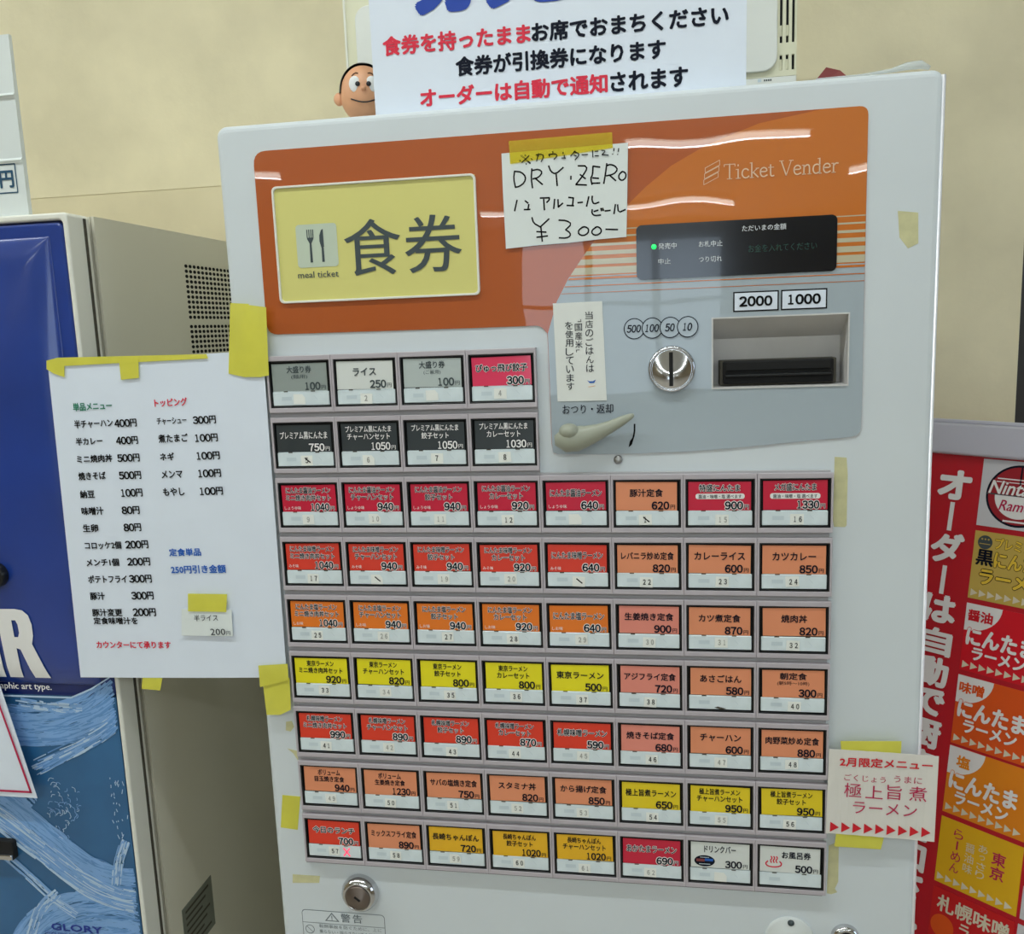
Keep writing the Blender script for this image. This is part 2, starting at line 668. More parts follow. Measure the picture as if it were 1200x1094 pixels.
b = MB()
b.tube([(.5713, .0030, .035), (.5713, .0030, 1.4835)], [.0019, .0019], mat('edge_highlight', (250, 250, 255), .5, metal=.6), 12)  # pale strip added to draw the highlight line of the door's rounded edge
b.build('edge_strip', TM, 'bright strip standing in for the highlight on the right front edge')

# header overlay: orange, grey, stripes
HD = MB()
G_bot = [(.2575, 1.1925), (.2620, 1.1906), (.2965, 1.1898), (.3335, 1.1901), (.37, 1.1911), (.4059, 1.1931), (.4459, 1.1965), (.4828, 1.1996)]
outer = [(.2558, 1.296), (.2565, 1.24)] + [(.2566, 1.200)] + G_bot + \
    round_poly([(.50, 1.2008), (.5155, 1.2025), (.5160, 1.23)], [0, .014, 0]) + \
    round_poly([(.5155, 1.43), (.5155, 1.464), (.48, 1.464)], [0, .013, 0]) + \
    round_poly([(.03, 1.464), (-.0010, 1.464), (-.0010, 1.43)], [0, .012, 0]) + \
    round_poly([(-.0010, 1.33), (-.0010, 1.304), (.02, 1.304)], [0, .012, 0]) + \
    round_poly([(.2, 1.303), (.2500, 1.303), (.2558, 1.296)], [0, .004, 0])
plate(HD, outer, [slot_hole], -.0010, .0011, M_orange)
arc = [(.2560, 1.2962), (.2648, 1.3226), (.275, 1.3411), (.2874, 1.3581), (.2973, 1.3709), (.312, 1.385), (.333, 1.402)]
larc = [(.3289, 1.4017), (.3415, 1.413), (.3625, 1.4285), (.3905, 1.4426), (.432, 1.4566), (.4813, 1.464)]
y1, y2, y3 = -.00112, -.00124, -.00136
lightreg = [(.2973, 1.3709), (.5155, 1.3709)] + [(.5155, 1.45)] + round_poly([(.5155, 1.45), (.5155, 1.464), (.50, 1.464)], [0, .013, 0]) + [(.4813, 1.464)] + larc[::-1][1:] + [(.312, 1.385)]
HD.poly(lightreg, y1, M_orange2)
HD.poly([(.275, 1.3411), (.5155, 1.3411), (.5155, 1.3709), (.2973, 1.3709), (.2874, 1.3581)], y1, M_orange2)


def arcx(z):
    for k in range(len(arc) - 1):
        if arc[k][1] <= z <= arc[k + 1][1]:
            f = (z - arc[k][1]) / (arc[k + 1][1] - arc[k][1])
            return arc[k][0] + f * (arc[k + 1][0] - arc[k][0])
    return arc[-1][0]


for zc, th in ((1.3805, .0008), (1.3748, .0014), (1.3684, .0022), (1.3617, .0034), (1.3545, .0046), (1.3470, .0058)):
    z0, z1 = zc - th / 2, zc + th / 2
    HD.poly([(arcx(z0), z0), (.5155, z0), (.5155, z1), (arcx(z1), z1)], y2, M_stripe)
gp = [(.2562, 1.2958), (.2568, 1.24), (.2569, 1.200)] + G_bot + round_poly([(.50, 1.2008), (.5155, 1.2025), (.5160, 1.23)], [0, .014, 0]) + [(.5155, 1.3430), (.2762, 1.3430), (.275, 1.3411), (.2648, 1.3226)]
# the grey area goes round the note slot
plate(HD, gp, [slot_hole], y1 - .0001, .00015, M_grey)
for zc, th in ((1.3410, .0018), (1.3348, .0008), (1.3290, .0005)):
    HD.poly([(arcx(zc - th / 2) + .0005, zc - th / 2), (.5155, zc - th / 2), (.5155, zc + th / 2), (arcx(zc + th / 2) + .0005, zc + th / 2)], y3 - .0001, M_orange2)
HEAD = HD.build('header_panel', TM, 'orange header with a paler arc, pale stripes and a grey lower area')

# the vendor lettering: small drawn serif letters
SER = {
 'T': (0.62, [([(0.31, 0), (0.31, 1)], 1), ([(0.02, .98), (0.60, .98)], 0), ([(0.02, .98), (0.02, .84)], 0), ([(0.60, .98), (0.60, .84)], 0), ([(0.18, .02), (0.44, .02)], 0)]),
 'i': (0.30, [([(0.15, 0), (0.15, .62)], 1), ([(0.03, .61), (0.15, .61)], 0), ([(0.03, .02), (0.27, .02)], 0), ([(0.15, .84), (0.15, .92)], 1)]),
 'c': (0.46, [([(0.40, .52), (0.30, .63), (0.14, .60), (0.06, .40), (0.07, .18), (0.20, .02), (0.34, .03), (0.43, .13)], 1)]),
 'k': (0.52, [([(0.12, 0), (0.12, 1)], 1), ([(0.02, .98), (0.12, .98)], 0), ([(0.02, .02), (0.22, .02)], 0), ([(0.42, .61), (0.14, .30)], 0), ([(0.20, .36), (0.46, .02)], 1), ([(0.34, .61), (0.50, .61)], 0)]),
 'e': (0.46, [([(0.07, .36), (0.41, .36), (0.38, .56), (0.24, .64), (0.09, .55), (0.05, .32), (0.10, .10), (0.24, .01), (0.42, .12)], 1)]),
 't': (0.34, [([(0.14, .78), (0.14, .12), (0.20, .02), (0.32, .06)], 1), ([(0.02, .61), (0.31, .61)], 0)]),
 'V': (0.72, [([(0.10, .98), (0.37, .02)], 1), ([(0.37, .02), (0.63, .98)], 0), ([(0.0, .98), (0.22, .98)], 0), ([(0.52, .98), (0.74, .98)], 0)]),
 'n': (0.54, [([(0.12, 0), (0.12, .61)], 1), ([(0.02, .61), (0.12, .61)], 0), ([(0.13, .48), (0.26, .63), (0.38, .60), (0.41, .44), (0.41, 0)], 1), ([(0.03, .02), (0.22, .02)], 0), ([(0.32, .02), (0.51, .02)], 0)]),
 'd': (0.54, [([(0.40, 1), (0.40, 0)], 1), ([(0.30, .98), (0.40, .98)], 0), ([(0.40, .55), (0.26, .63), (0.10, .56), (0.05, .32), (0.10, .08), (0.24, .01), (0.40, .12)], 1), ([(0.40, .02), (0.50, .02)], 0)]),
 'r': (0.40, [([(0.12, 0), (0.12, .61)], 1), ([(0.02, .61), (0.12, .61)], 0), ([(0.13, .46), (0.24, .62), (0.36, .60)], 1), ([(0.03, .02), (0.23, .02)], 0)]),
 ' ': (0.26, [])}


def serif(mb, s, x, z, w, h, y, m):
    tot = sum(SER[c][0] for c in s) * 1.0
    k = w / tot
    cx = x
    for c in s:
        for pts, thick in SER[c][1]:
            mb.stroke([(cx + p[0] * k, z + p[1] * h) for p in pts], h * (0.085 if thick else 0.05), y, m)
        cx += SER[c][0] * k


HL = MB()
YL = -.0016
serif(HL, 'Ticket Vender', .4045, 1.4148, .0895, .0118, YL, M_tvw)
for k in range(3):
    zz = 1.4108 + k * .0047
    xo = k * .0006
    q = [(.3885 + xo, zz + .0008), (.4000 + xo, zz + .0062), (.4000 + xo, zz + .0100), (.3885 + xo, zz + .0046)]
    for a_, c_ in ((0, 1), (1, 2), (2, 3), (3, 0)):
        HL.stroke([q[a_], q[c_]], .00045, YL, M_tvw)
HL.build('vendor_lettering', TM)
HL = MB()
# denomination boxes and coin circles
for x0, x1, s in ((.4121, .4487, '2000'), (.4504, .4869, '1000')):
    HL.rect(x0, 1.3080, x1, 1.3244, YL, M_inkb)
    HL.rect(x0 + .0011, 1.3091, x1 - .0011, 1.3233, YL - .0001, M_paper)
    HL.num(s, x0 + .0052, 1.3125, x1 - x0 - .0098, .0076, M_inkb, y=YL - .0002, weight=.045)
HL.build('note_value_boxes', TM)
HL = MB()
for i, (cx, s) in enumerate(((.3303, '500'), (.3454, '100'), (.3604, '50'), (.3748, '10'))):
    yy = YL - i * .0002
    HL.disc(cx, 1.2973, .0089, yy, M_ink)
    HL.disc(cx, 1.2973, .0081, yy - .0001, M_grey)
    w = .0118 if len(s) == 3 else .0080
    HL.num(s, cx - w / 2 - .0004, 1.2942, w, .0062, M_ink, y=yy - .0002, weight=.03, shear=.15)
HL.build('coin_value_circles', TM)
HL = MB()
HL.text('おつり・返却', .2672, 1.2258, .0440, .0082, M_ink, y=YL, weight=.01)
HL.stroke([(.3293, 1.2158), (.3291, 1.2080), (.3262, 1.1985)], .0014, YL, M_inkb)
HL.poly([(.3238, 1.1957), (.3262, 1.1975), (.3273, 1.2040), (.3250, 1.2010)], YL, M_inkb)
HL.build('lever_caption', TM)

# meal ticket window
b = MB()
plate(b, rr(.0143, 1.3312, .1985, 1.4328, .0045), [rr(.0162, 1.3331, .1966, 1.4309, .0035)], -.0034, .0034, M_cream, bev=.0004)
MTW = b.build('window_rim', TM)
b = MB()
b.rect(.0150, 1.3320, .1978, 1.4320, -.00165, M_yellowp)
PANEL = b.build('meal_ticket_panel', TM, 'yellow panel lettered for meal tickets with a fork and knife')
b = MB()
YP = -.0019
b.poly(rr(.0338, 1.3618, .0718, 1.3990, .003), YP, M_icon)
fx, fz0, fz1 = .0470, 1.3660, 1.3945
b.poly([(fx - .0012, fz0), (fx + .0012, fz0), (fx + .0009, 1.3830), (fx - .0009, 1.3830)], YP - .0002, M_inkg)
b.poly([(fx - .0030, 1.3865), (fx - .0009, 1.3825), (fx + .0009, 1.3825), (fx + .0030, 1.3865), (fx + .0030, 1.3875), (fx - .0030, 1.3875)], YP - .0002, M_inkg)
for k in (-1.5, -.5, .5, 1.5):
    b.rect(fx + k * .0018 - .00045, 1.3874, fx + k * .0018 + .00045, fz1, YP - .0002, M_inkg)
kx = .0580
b.poly([(kx - .0012, fz0), (kx + .0012, fz0), (kx + .0010, 1.3790), (kx - .0010, 1.3790)], YP - .0002, M_inkg)
b.poly([(kx - .0012, 1.3785), (kx + .0014, 1.3790), (kx + .0012, 1.3945), (kx - .0006, 1.3935), (kx - .0024, 1.3890), (kx - .0026, 1.3840)], YP - .0002, M_inkg)
b.text('meal ticket', .0332, 1.3527, .0378, .0055, M_inkg, y=YP, weight=0.012)
b.text('食', .0785, 1.3525, .0505, .0480, M_inkg, y=YP, weight=.009)
b.text('券', .1335, 1.3525, .0500, .0485, M_inkg, y=YP, weight=.009)
b.build('panel_lettering', PANEL)

# status display
b = MB()
plate(b, rr(.3331, 1.3378, .4936, 1.3822, .0045), [], -.0022, .0012, M_disp)
DISP = b.build('status_display', TM)
b = MB()
yd = -.0024
b.text('発売中', .3512, 1.3620, .0150, .0048, M_dtext, y=yd)
b.text('中止', .3512, 1.3497, .0098, .0046, M_dtext, y=yd)
b.text('お札中止', .3842, 1.3620, .0192, .0048, M_dtext, y=yd)
b.text('つり切れ', .3842, 1.3497, .0188, .0046, M_dtext, y=yd)
b.text('ただいまの金額', .4190, 1.3727, .0348, .0048, M_dtext, y=yd, weight=.006)
b.text('お金を入れてください', .4240, 1.3556, .0540, .0062, M_dgreen, y=yd)
b.build('display_lettering', DISP)
b = MB()
b.ball((.3476, -.0026, 1.3642), (.0021, .0012, .0021), M_led, 14, 8)
b.build('indicator_light', DISP, 'lit green indicator light')

# coin slot
b = MB()
b.lathe([(.0198, .0), (.0198, .003), (.0188, .0048), (.0176, .0052), (.0168, .0042), (.0160, .0048), (.0, .0060)], M_chrome, (.3612, -.0012, 1.2624), 48)
COIN = b.build('coin_slot', TM, 'round chrome coin slot')
b = MB()
b.box(.3591, .3624, -.0078, -.0058, 1.2482, 1.2768, M_matblack, .0004)
b.build('slit', COIN)

# bank note slot recess
b = MB()
M_rec = mat('recess_grey', (206, 204, 202), 0.5, vary=0.04, vscale=40)
x0, x1, zt, zb, zm, yb = .3957, .5037, 1.3029, 1.2455, 1.2855, .029
b.add([(x0, 0, zt), (x1, 0, zt), (x1, yb, zm), (x0, yb, zm)], [[0, 1, 2, 3]], M_rec)
b.add([(x0, yb, zm), (x1, yb, zm), (x1, yb, zb), (x0, yb, zb)], [[0, 1, 2, 3]], M_rec)
b.add([(x0, 0, zt), (x0, yb, zm), (x0, yb, zb), (x0, 0, zb)], [[0, 1, 2, 3]], M_rec)
b.add([(x1, 0, zt), (x1, yb, zm), (x1, yb, zb), (x1, 0, zb)], [[0, 1, 2, 3]], M_rec)
b.add([(x0, 0, zb), (x1, 0, zb), (x1, yb, zb), (x0, yb, zb)], [[0, 1, 2, 3]], M_rec)
plate(b, [(x0 - .0012, zb - .0012), (x1 + .0012, zb - .0012), (x1 + .0012, zt + .0012), (x0 - .0012, zt + .0012)],
      [[(x0, zb), (x1, zb), (x1, zt), (x0, zt)]], -.0020, .0012, M_rec)
REC = b.build('note_slot', TM, 'recessed bank note slot with black mouth')
b = MB()
b.box(.4020, .4975, .011, .029, 1.2462, 1.2675, M_seam_shade, .0008)
b.box(.4045, .4950, .0085, .012, 1.2475, 1.2672, M_matblack, .0015)
b.box(.4070, .4925, .0070, .009, 1.2590, 1.2660, M_matblack, .0005)
b.box(.4060, .4935, .0045, .010, 1.2535, 1.2560, M_black, .0010)
b.build('slot_mouth', REC)

# coin return lever and screw
b = MB()
path = [(.2632, 1.2105, .0040), (.2655, 1.2078, .0095), (.2720, 1.2052, .0120), (.2800, 1.2052, .0112), (.2900, 1.2078, .0088), (.3000, 1.2112, .0068), (.3100, 1.2155, .0052), (.3200, 1.2205, .0040), (.3270, 1.2240, .0024), (.3290, 1.2250, .0010)]
b.tube([(p[0], -.0100, p[1]) for p in path], [p[2] for p in path], M_lever, 20, flat=0.75)
LEV = b.build('coin_return_lever', TM, 'grey green coin return lever')
b = MB()
b.ball((.2735, -.0125, 1.2118), (.0090, .0080, .0070), M_lever)
b.build('hub', LEV)
b = MB()
b.lathe([(.0038, 0), (.0038, .0014), (.0028, .0024), (0, .0027)], M_steel, (.3146, -.0001, 1.1850), 20)
b.build('screw', TM)

# button backing plate
b = MB()
plate(b, [(-.0034, .7815), (.4920, .7815), (.4920, 1.1742), (.2458, 1.1742), (.2458, 1.2845), (-.0034, 1.2845)], [], -.0030, .0031, M_gap, bev=.0006)
b.box(-.0026, .4912, -.0036, -.0028, .7822, .7834, M_seam_shade)  # dark strip painting the shadow line along the grid's lower edge
b.build('button_plate', TM)

# ---- the buttons
CW, CH = .062, .0560
C_ = lambda r, g, b_: (r, g, b_)
cards = {
 'grey': mat('card_grey', (150, 160, 156), .4, coat=.7, coat_rough=.08), 'white': mat('card_white', (222, 226, 222), .4, coat=.7, coat_rough=.08),
 'silver': mat('card_silver', (186, 196, 194), .4, coat=.7, coat_rough=.08), 'pink': mat('card_pink', (232, 48, 92), .4, coat=.7, coat_rough=.08),
 'charcoal': mat('card_charcoal', (46, 54, 58), .4, coat=.7, coat_rough=.08), 'crimson': mat('card_crimson', (206, 12, 56), .4, coat=.3, coat_rough=.12),
 'red': mat('card_red', (226, 58, 38), .4, coat=.3, coat_rough=.12), 'orange': mat('card_orange', (238, 122, 22), .4, coat=.3, coat_rough=.12),
 'yellow': mat('card_yellow', (240, 226, 8), .4, coat=.3, coat_rough=.12), 'vermilion': mat('card_vermilion', (230, 54, 24), .4, coat=.3, coat_rough=.12),
 'salmon': mat('card_salmon', (232, 146, 104), .4, coat=.3, coat_rough=.12), 'rose': mat('card_rose_salmon', (232, 140, 122), .4, coat=.3, coat_rough=.12),
 'gold': mat('card_gold', (236, 208, 14), .4, coat=.3, coat_rough=.12), 'amber': mat('card_amber', (238, 182, 16), .4, coat=.3, coat_rough=.12),
}
R4 = ['ミニ焼き肉丼セット', 'チャーハンセット', '餃子セット', 'カレーセット']
BT = [
 (0, 0, 'grey', ['大盛り券', '(麺用)'], 100), (0, 1, 'white', ['ライス'], 250), (0, 2, 'silver', ['大盛り券', '(ご飯用)'], 100), (0, 3, 'pink', ['ぴゅっ飛び餃子'], 300),
 (1, 0, 'charcoal', ['プレミアム黒にんたま'], 750)] + \
 [(1, i + 1, 'charcoal', ['プレミアム黒にんたま', R4[i + 1]], p) for i, p in enumerate((1050, 1050, 1030))] + \
 [(2, i, 'crimson', ['にんたま醤油ラーメン', R4[i]], p) for i, p in enumerate((1040, 940, 940, 920))] + \
 [(2, 4, 'crimson', ['にんたま醤油ラーメン'], 640), (2, 5, 'salmon', ['豚汁定食'], 620), (2, 6, 'crimson', ['特盛にんたま', '*'], 900), (2, 7, 'crimson', ['メガ盛にんたま', '*'], 1330)] + \
 [(3, i, 'red', ['にんたま味噌ラーメン', R4[i]], p) for i, p in enumerate((1040, 940, 940, 920))] + \
 [(3, 4, 'red', ['にんたま味噌ラーメン'], 640), (3, 5, 'salmon', ['レバニラ炒め定食'], 820), (3, 6, 'salmon', ['カレーライス'], 600), (3, 7, 'salmon', ['カツカレー'], 850)] + \
 [(4, i, 'orange', ['にんたま塩ラーメン', R4[i]], p) for i, p in enumerate((1040, 940, 940, 920))] + \
 [(4, 4, 'orange', ['にんたま塩ラーメン'], 640), (4, 5, 'rose', ['生姜焼き定食'], 900), (4, 6, 'salmon', ['カツ煮定食'], 870), (4, 7, 'salmon', ['焼肉丼'], 820)] + \
 [(5, i, 'yellow', ['東京ラーメン', R4[i]], p) for i, p in enumerate((920, 820, 800, 800))] + \
 [(5, 4, 'yellow', ['東京ラーメン'], 500), (5, 5, 'rose', ['アジフライ定食'], 720), (5, 6, 'salmon', ['あさごはん'], 580), (5, 7, 'salmon', ['朝定食', '(朝5時〜10時)'], 300)] + \
 [(6, i, 'vermilion', ['札幌味噌ラーメン', R4[i]], p) for i, p in enumerate((990, 890, 890, 870))] + \
 [(6, 4, 'vermilion', ['札幌味噌ラーメン'], 590), (6, 5, 'rose', ['焼きそば定食'], 680), (6, 6, 'salmon', ['チャーハン'], 600), (6, 7, 'salmon', ['肉野菜炒め定食'], 880)] + \
 [(7, 0, 'salmon', ['ボリューム', '目玉焼き定食'], 940), (7, 1, 'salmon', ['ボリューム', '生姜焼き定食'], 1230), (7, 2, 'salmon', ['サバの塩焼き定食'], 750), (7, 3, 'salmon', ['スタミナ丼'], 820),
  (7, 4, 'salmon', ['から揚げ定食'], 850), (7, 5, 'gold', ['極上旨煮ラーメン'], 650), (7, 6, 'gold', ['極上旨煮ラーメン', 'チャーハンセット'], 950), (7, 7, 'gold', ['極上旨煮ラーメン', '餃子セット'], 950),
  (8, 0, 'vermilion', ['今日のランチ'], 700), (8, 1, 'salmon', ['ミックスフライ定食'], 890), (8, 2, 'amber', ['長崎ちゃんぽん'], 720), (8, 3, 'amber', ['長崎ちゃんぽん', '餃子セット'], 1020),
  (8, 4, 'amber', ['長崎ちゃんぽん', 'チャーハンセット'], 1020), (8, 5, 'crimson', ['あかたまラーメン'], 690), (8, 6, 'white', ['ドリンクバー'], 300), (8, 7, 'white', ['お風呂券'], 500)]
SUBL = {2: 'しょうゆ味', 3: 'みそ味', 4: 'しお味'}
# numbers still readable on the stickers: f = faded
NUMS = {1: '', 2: 'f2', 3: '', 4: 'f4', 5: '5', 6: 'f6', 7: '7', 8: '8', 9: 'f9', 10: 'f10', 11: 'f11', 12: '12', 13: '', 14: '1', 15: 'f15', 16: '16',
        17: '17', 18: '', 19: 'f19', 20: 'f20', 21: '', 22: '22', 23: '23', 24: '24', 26: 'f26', 29: 'f29', 30: 'f30', 31: 'f31', 34: 'f34', 39: None,
        42: 'f42', 45: 'f45', 47: 'f47', 48: '48', 49: 'f49', 52: 'f52', 53: 'f53', 55: 'f55', 59: 'f59', 61: 'f61', 62: 'f62', 63: '', 64: None}
hs = MB()
plate(hs, [(-.0020, -.0470), (.0598, -.0470), (.0598, .0044), (-.0020, .0044)], [[(0, -.0427), (.0580, -.0427), (.0580, 0), (0, 0)]], -.0075, .0045, M_lilac, bev=.0005)
hs.rect(0, -.0427, .0580, 0, -.00305, M_matblack)
H0 = hs.build('ticket_button', TM)
bz = MB()
plate(bz, [(0.0001, -.0426), (.0579, -.0426), (.0579, -.0001), (0.0001, -.0001)], [[(.0013, -.0415), (.0567, -.0415), (.0567, -.0012), (.0013, -.0012)]], -.0070, .0038, M_black, bev=.0004)
B0 = bz.build('bezel', H0)
lt = MB()
lt.box(.0019, .0560, -.0060, -.0040, -.0408, -.0281, M_lens, .0005, 1)
lt.rect(.0105, -.0360, .0200, -.0325, -.00605, M_smudge)
lt.stroke([(.0415, -.0320), (.0445, -.0355)], .0005, -.00605, M_smudge)
lt.rect(.0030, -.0279, .0550, -.0275, -.0064, M_lens)
lt.rect(.0130, -.0283, .0170, -.0274, -.0065, M_seam_shade)
lt.rect(.0390, -.0283, .0430, -.0274, -.0065, M_seam_shade)
L0 = lt.build('light_strip', H0)
ROOTOFF = OFF[TM.name]
first = True
HALO = ('crimson', 'red', 'orange', 'vermilion')
for idx, (r, c, col, lines, price) in enumerate(BT):
    n = idx + 1
    if first:
        hb, bb_, lb = H0, B0, L0
        first = False
    else:
        hb = H0.copy()
        COL.objects.link(hb)
        hb.parent = TM
        bb_ = B0.copy()
        lb = L0.copy()
        for q in (bb_, lb):
            COL.objects.link(q)
            q.parent = hb
    # mesh data of H0 was stored relative to the machine's base, so only the shift to the cell is set
    hb.location = (c * CW, 0, 1.28 - r * CH)
    if hb is H0:
        pass
    ox, oy, oz = -ROOTOFF.x, -ROOTOFF.y, -ROOTOFF.z

    def sub(mb, name, label=None):
        me_o = mb.build(name, hb, label)
        return me_o
    jx, jz = random.uniform(-.0005, .0005), random.uniform(-.0004, .0004)
    tilt = random.uniform(-.012, .012)
    m = cards[col]
    b = MB()
    ca, sa = math.cos(tilt), math.sin(tilt)
    pts = [(.0028, -.0274), (.0552, -.0274), (.0552, -.0023), (.0028, -.0023)]
    pts = [((p[0] - .029) * ca - (p[1] + .015) * sa + .029 + jx, (p[0] - .029) * sa + (p[1] + .015) * ca - .015 + jz) for p in pts]
    b.poly(pts, -.0058, m)
    b.rect(.0022, -.0279, .0558, -.0020, -.0046, M_matblack)
    sub(b, 'menu_card')
    b = MB()
    yt = -.0060
    halo = M_w if col in HALO else None
    ink = M_ink
    hw = .060
    if col == 'charcoal':
        ink, halo = M_w, M_ink
    if col == 'pink':
        ink, halo = M_ink, M_w
    if col in ('white', 'grey', 'silver'):
        ink = M_inkg if n < 5 else M_ink
    wt = .022 if halo is None else .020
    if col == 'charcoal' or col == 'pink':
        wt = .022
    special = n in (15, 16, 40, 1, 3)
    X0, ZT = jx, jz
    if len(lines) == 1 and not special:
        k = len(lines[0])
        w = min(.0455, k * .0071)
        hh = .0068
        zc = -.0118
        cx = .029
        if n == 64:
            cx, w, zc = .0345, .0250, -.0098
        if n == 63:
            cx, w, zc = .0290, .0280, -.0085
        b.textc(lines[0], cx + X0, zc - hh / 2 + ZT, w, hh, ink, y=yt, weight=wt, halo=halo, hw=hw)
    elif special:
        k = len(lines[0])
        b.textc(lines[0], .029 + X0, -.0108 + ZT, min(.034, k * .0058) if n != 40 else .0225, .0062, ink, y=yt, weight=wt, halo=halo, hw=hw)
        if lines[1] == '*':
            b.poly(rr(.0085, -.0176, .0495, -.0128, .002), yt, M_w)
            b.textc('醤油・味噌・塩 選べます', .029, -.0170, .0360, .0034, M_ink, y=yt - .0001, weight=.01)
        else:
            b.textc(lines[1], .029 + X0, -.0165 + ZT, .0155 if n != 40 else .0270, .0042, ink, y=yt)
    else:
        cx = .0285
        w1 = min(.0430, len(lines[0]) * .0045)
        w2 = min(.0435, len(lines[1]) * .0050)
        b.textc(lines[0], cx + X0, -.0102 + ZT, w1, .0058, ink, y=yt, weight=wt, halo=halo, hw=hw)
        b.textc(lines[1], cx + X0, -.0170 + ZT, w2, .0056, ink, y=yt, weight=wt, halo=halo, hw=hw)
    # price
    ps = str(price)
    pw = {3: .0152, 4: .0185}[len(ps)]
    xr = .0490
    zz = -.0263 + ZT
    pi, ph = (M_ink, halo)
    if col == 'charcoal':
        pi, ph = (M_w, M_ink)
    if col in ('grey', 'silver', 'white') and n < 5:
        pi = M_inkg
    b.num(ps, xr - pw + X0, zz, pw, .0066, pi, y=yt, weight=.040, halo=ph, hw=.075)
    b.text('円', xr + .0006 + X0, zz + .0001, .0038, .0038, pi, y=yt, weight=.016, halo=ph, hw=.05)
    if r in SUBL and c < 5:
        b.text(SUBL[r], .0048 + X0, -.0255 + ZT, .0032 * len(SUBL[r]), .0033, M_w, y=yt, weight=.0)
    if n == 63:
        b.disc(.0150, -.0205, .0056, yt, M_ink, 28, sx=1.65)
        b.rect(.0075, -.0212, .0150, -.0185, yt - .0002, M_maroon)
        b.rect(.0152, -.0205, .0225, -.0180, yt - .0002, M_bluink)
        for k in (.0150, ):
            b.rect(k - .005, -.0239, k + .005, -.0232, yt - .0002, M_smudge)
            b.rect(k - .004, -.0172, k + .004, -.0166, yt - .0002, M_smudge)
    if n == 64:
        # hot spring mark
        for k in range(3):
            x = .0120 + k * .0024
            b.stroke([(x, -.0120), (x + .0011, -.0138), (x - .0006, -.0160), (x + .0004, -.0182)], .0011, yt, M_redink)
        b.stroke([(.0092, -.0168), (.0070, -.0192), (.0090, -.0218), (.0145, -.0226), (.0200, -.0216), (.0216, -.0192), (.0196, -.0168)], .0012, yt, M_redink)
    sub(b, 'lettering')
    num = NUMS.get(n, str(n))
    if num is not None:
        b = MB()
        sx = .0235 + random.uniform(-.002, .002)
        sz = -.0392 + random.uniform(-.0012, .0006)
        rt = random.uniform(-.05, .05)
        corner = [(0, 0), (.0112, 0), (.0112, .0092), (0, .0092)]
        if n in (1, 3, 6, 10, 13, 18, 59, 63):
            corner = [(0, 0), (.0112, 0), (.0112, .0060), (.0085, .0092), (0, .0092)]
        cc, ss = math.cos(rt), math.sin(rt)
        P = [(sx + p[0] * cc - p[1] * ss, sz + p[0] * ss + p[1] * cc) for p in corner]
        b.poly(P, -.0064, M_stk)
        if num:
            ink2 = M_n2 if num[0] == 'f' else M_n1
            num = num.strip('f')
            if len(num) == 2:
                for q, ch in enumerate(num):
                    wq = .0026
                    xx = .0030 + q * .0044
                    b.num(ch, sx + xx, sz + .0024, wq, .0046, ink2, y=-.00645, weight=.03)
            else:
                b.num(num, sx + .0043, sz + .0024, .0028, .0048, ink2, y=-.00645, weight=.03)
        if n in (14, 21, 18, 5):
            b.stroke([(sx + .0040, sz + .0070), (sx + .0080, sz + .0035), (sx + .0088, sz + .0030)], .0011, -.0066, M_matblack)
        sub(b, 'number_sticker')
    if n == 39:
        b = MB()
        b.poly([(.0240, -.0388), (.0270, -.0378), (.0345, -.0395), (.0300, -.0408)], -.0064, M_seam_shade)
        sub(b, 'scratch')
    if n == 57:
        b = MB()
        b.stroke([(.0385, -.0305), (.0445, -.0385)], .0012, -.0064, M_redled)
        b.stroke([(.0445, -.0305), (.0385, -.0385)], .0012, -.0064, M_redled)
        sub(b, 'sold_out_light', 'lit red cross on the light strip')
    for q in hb.children if False else ():
        pass
    cn = {'grey': 'grey', 'silver': 'silver grey', 'rose': 'rosy salmon'}.get(col, col)
    hb['label'] = '%s ticket button in row %d, column %d, priced %d yen' % (cn, r + 1, c + 1, price)

# key locks, inspection cap, warning label
b = MB()
b.lathe([(.0185, 0), (.0190, .003), (.0178, .0075), (.0150, .0110), (.0130, .0118), (.0128, .0090)], M_chrome, (.0512, 0, .7520), 40)
LOCK = b.build('key_lock', TM, 'large domed chrome key lock at lower left')
b = MB()
M_brass = mat('worn_lock_core', (120, 108, 100), .35, metal=.8)
b.lathe([(.0126, .008), (.0126, .0118), (.0118, .0128), (.0, .0128)], M_brass, (.0512, 0, .7520), 32)
b.stroke([(.0490, .7535), (.0535, .7500)], .0024, -.0130, M_matblack)
b.build('lock_core', LOCK)
b = MB()
b.lathe([(.0125, 0), (.0125, .004), (.0105, .0065), (.0085, .0068), (.0085, .0045), (.0, .0045)], M_chrome, (.5128, 0, .7410), 36)
LOCK2 = b.build('key_lock', TM, 'small chrome key lock at lower right')
b = MB()
b.lathe([(.0072, .004), (.0072, .0060), (.0, .0062)], M_black, (.5128, 0, .7410), 28)
b.build('lock_core', LOCK2)
b = MB()
b.lathe([(.0220, 0), (.0220, .0020), (.0210, .0032), (.0, .0036)], M_white2, (.4640, 0, .7350), 40)
b.lathe([(.0030, .0034), (.0030, .0040), (0, .0041)], M_inkg, (.4645, 0, .7530), 16)
b.build('inspection_cap', TM)
b = MB()
yw = -.0003
M_wl = mat('warning_print', (112, 122, 128), .6)
x0, x1, zt, zb = -.0138, .0738, .7272, .6300
b.poly(rr(x0, zb, x1, zt, .004), yw, M_wl)
b.poly(rr(x0 + .0006, zb + .0006, x1 - .0006, zt - .0006, .0036), yw - .0001, M_white)
b.rect(x0, .7128, x1, .7134, yw - .0002, M_wl)
b.poly([(.0105, .7160), (.0260, .7160), (.01825, .7258)], yw - .0002, M_wl)
b.poly([(.0127, .7170), (.0238, .7170), (.01825, .7240)], yw - .0003, M_white)
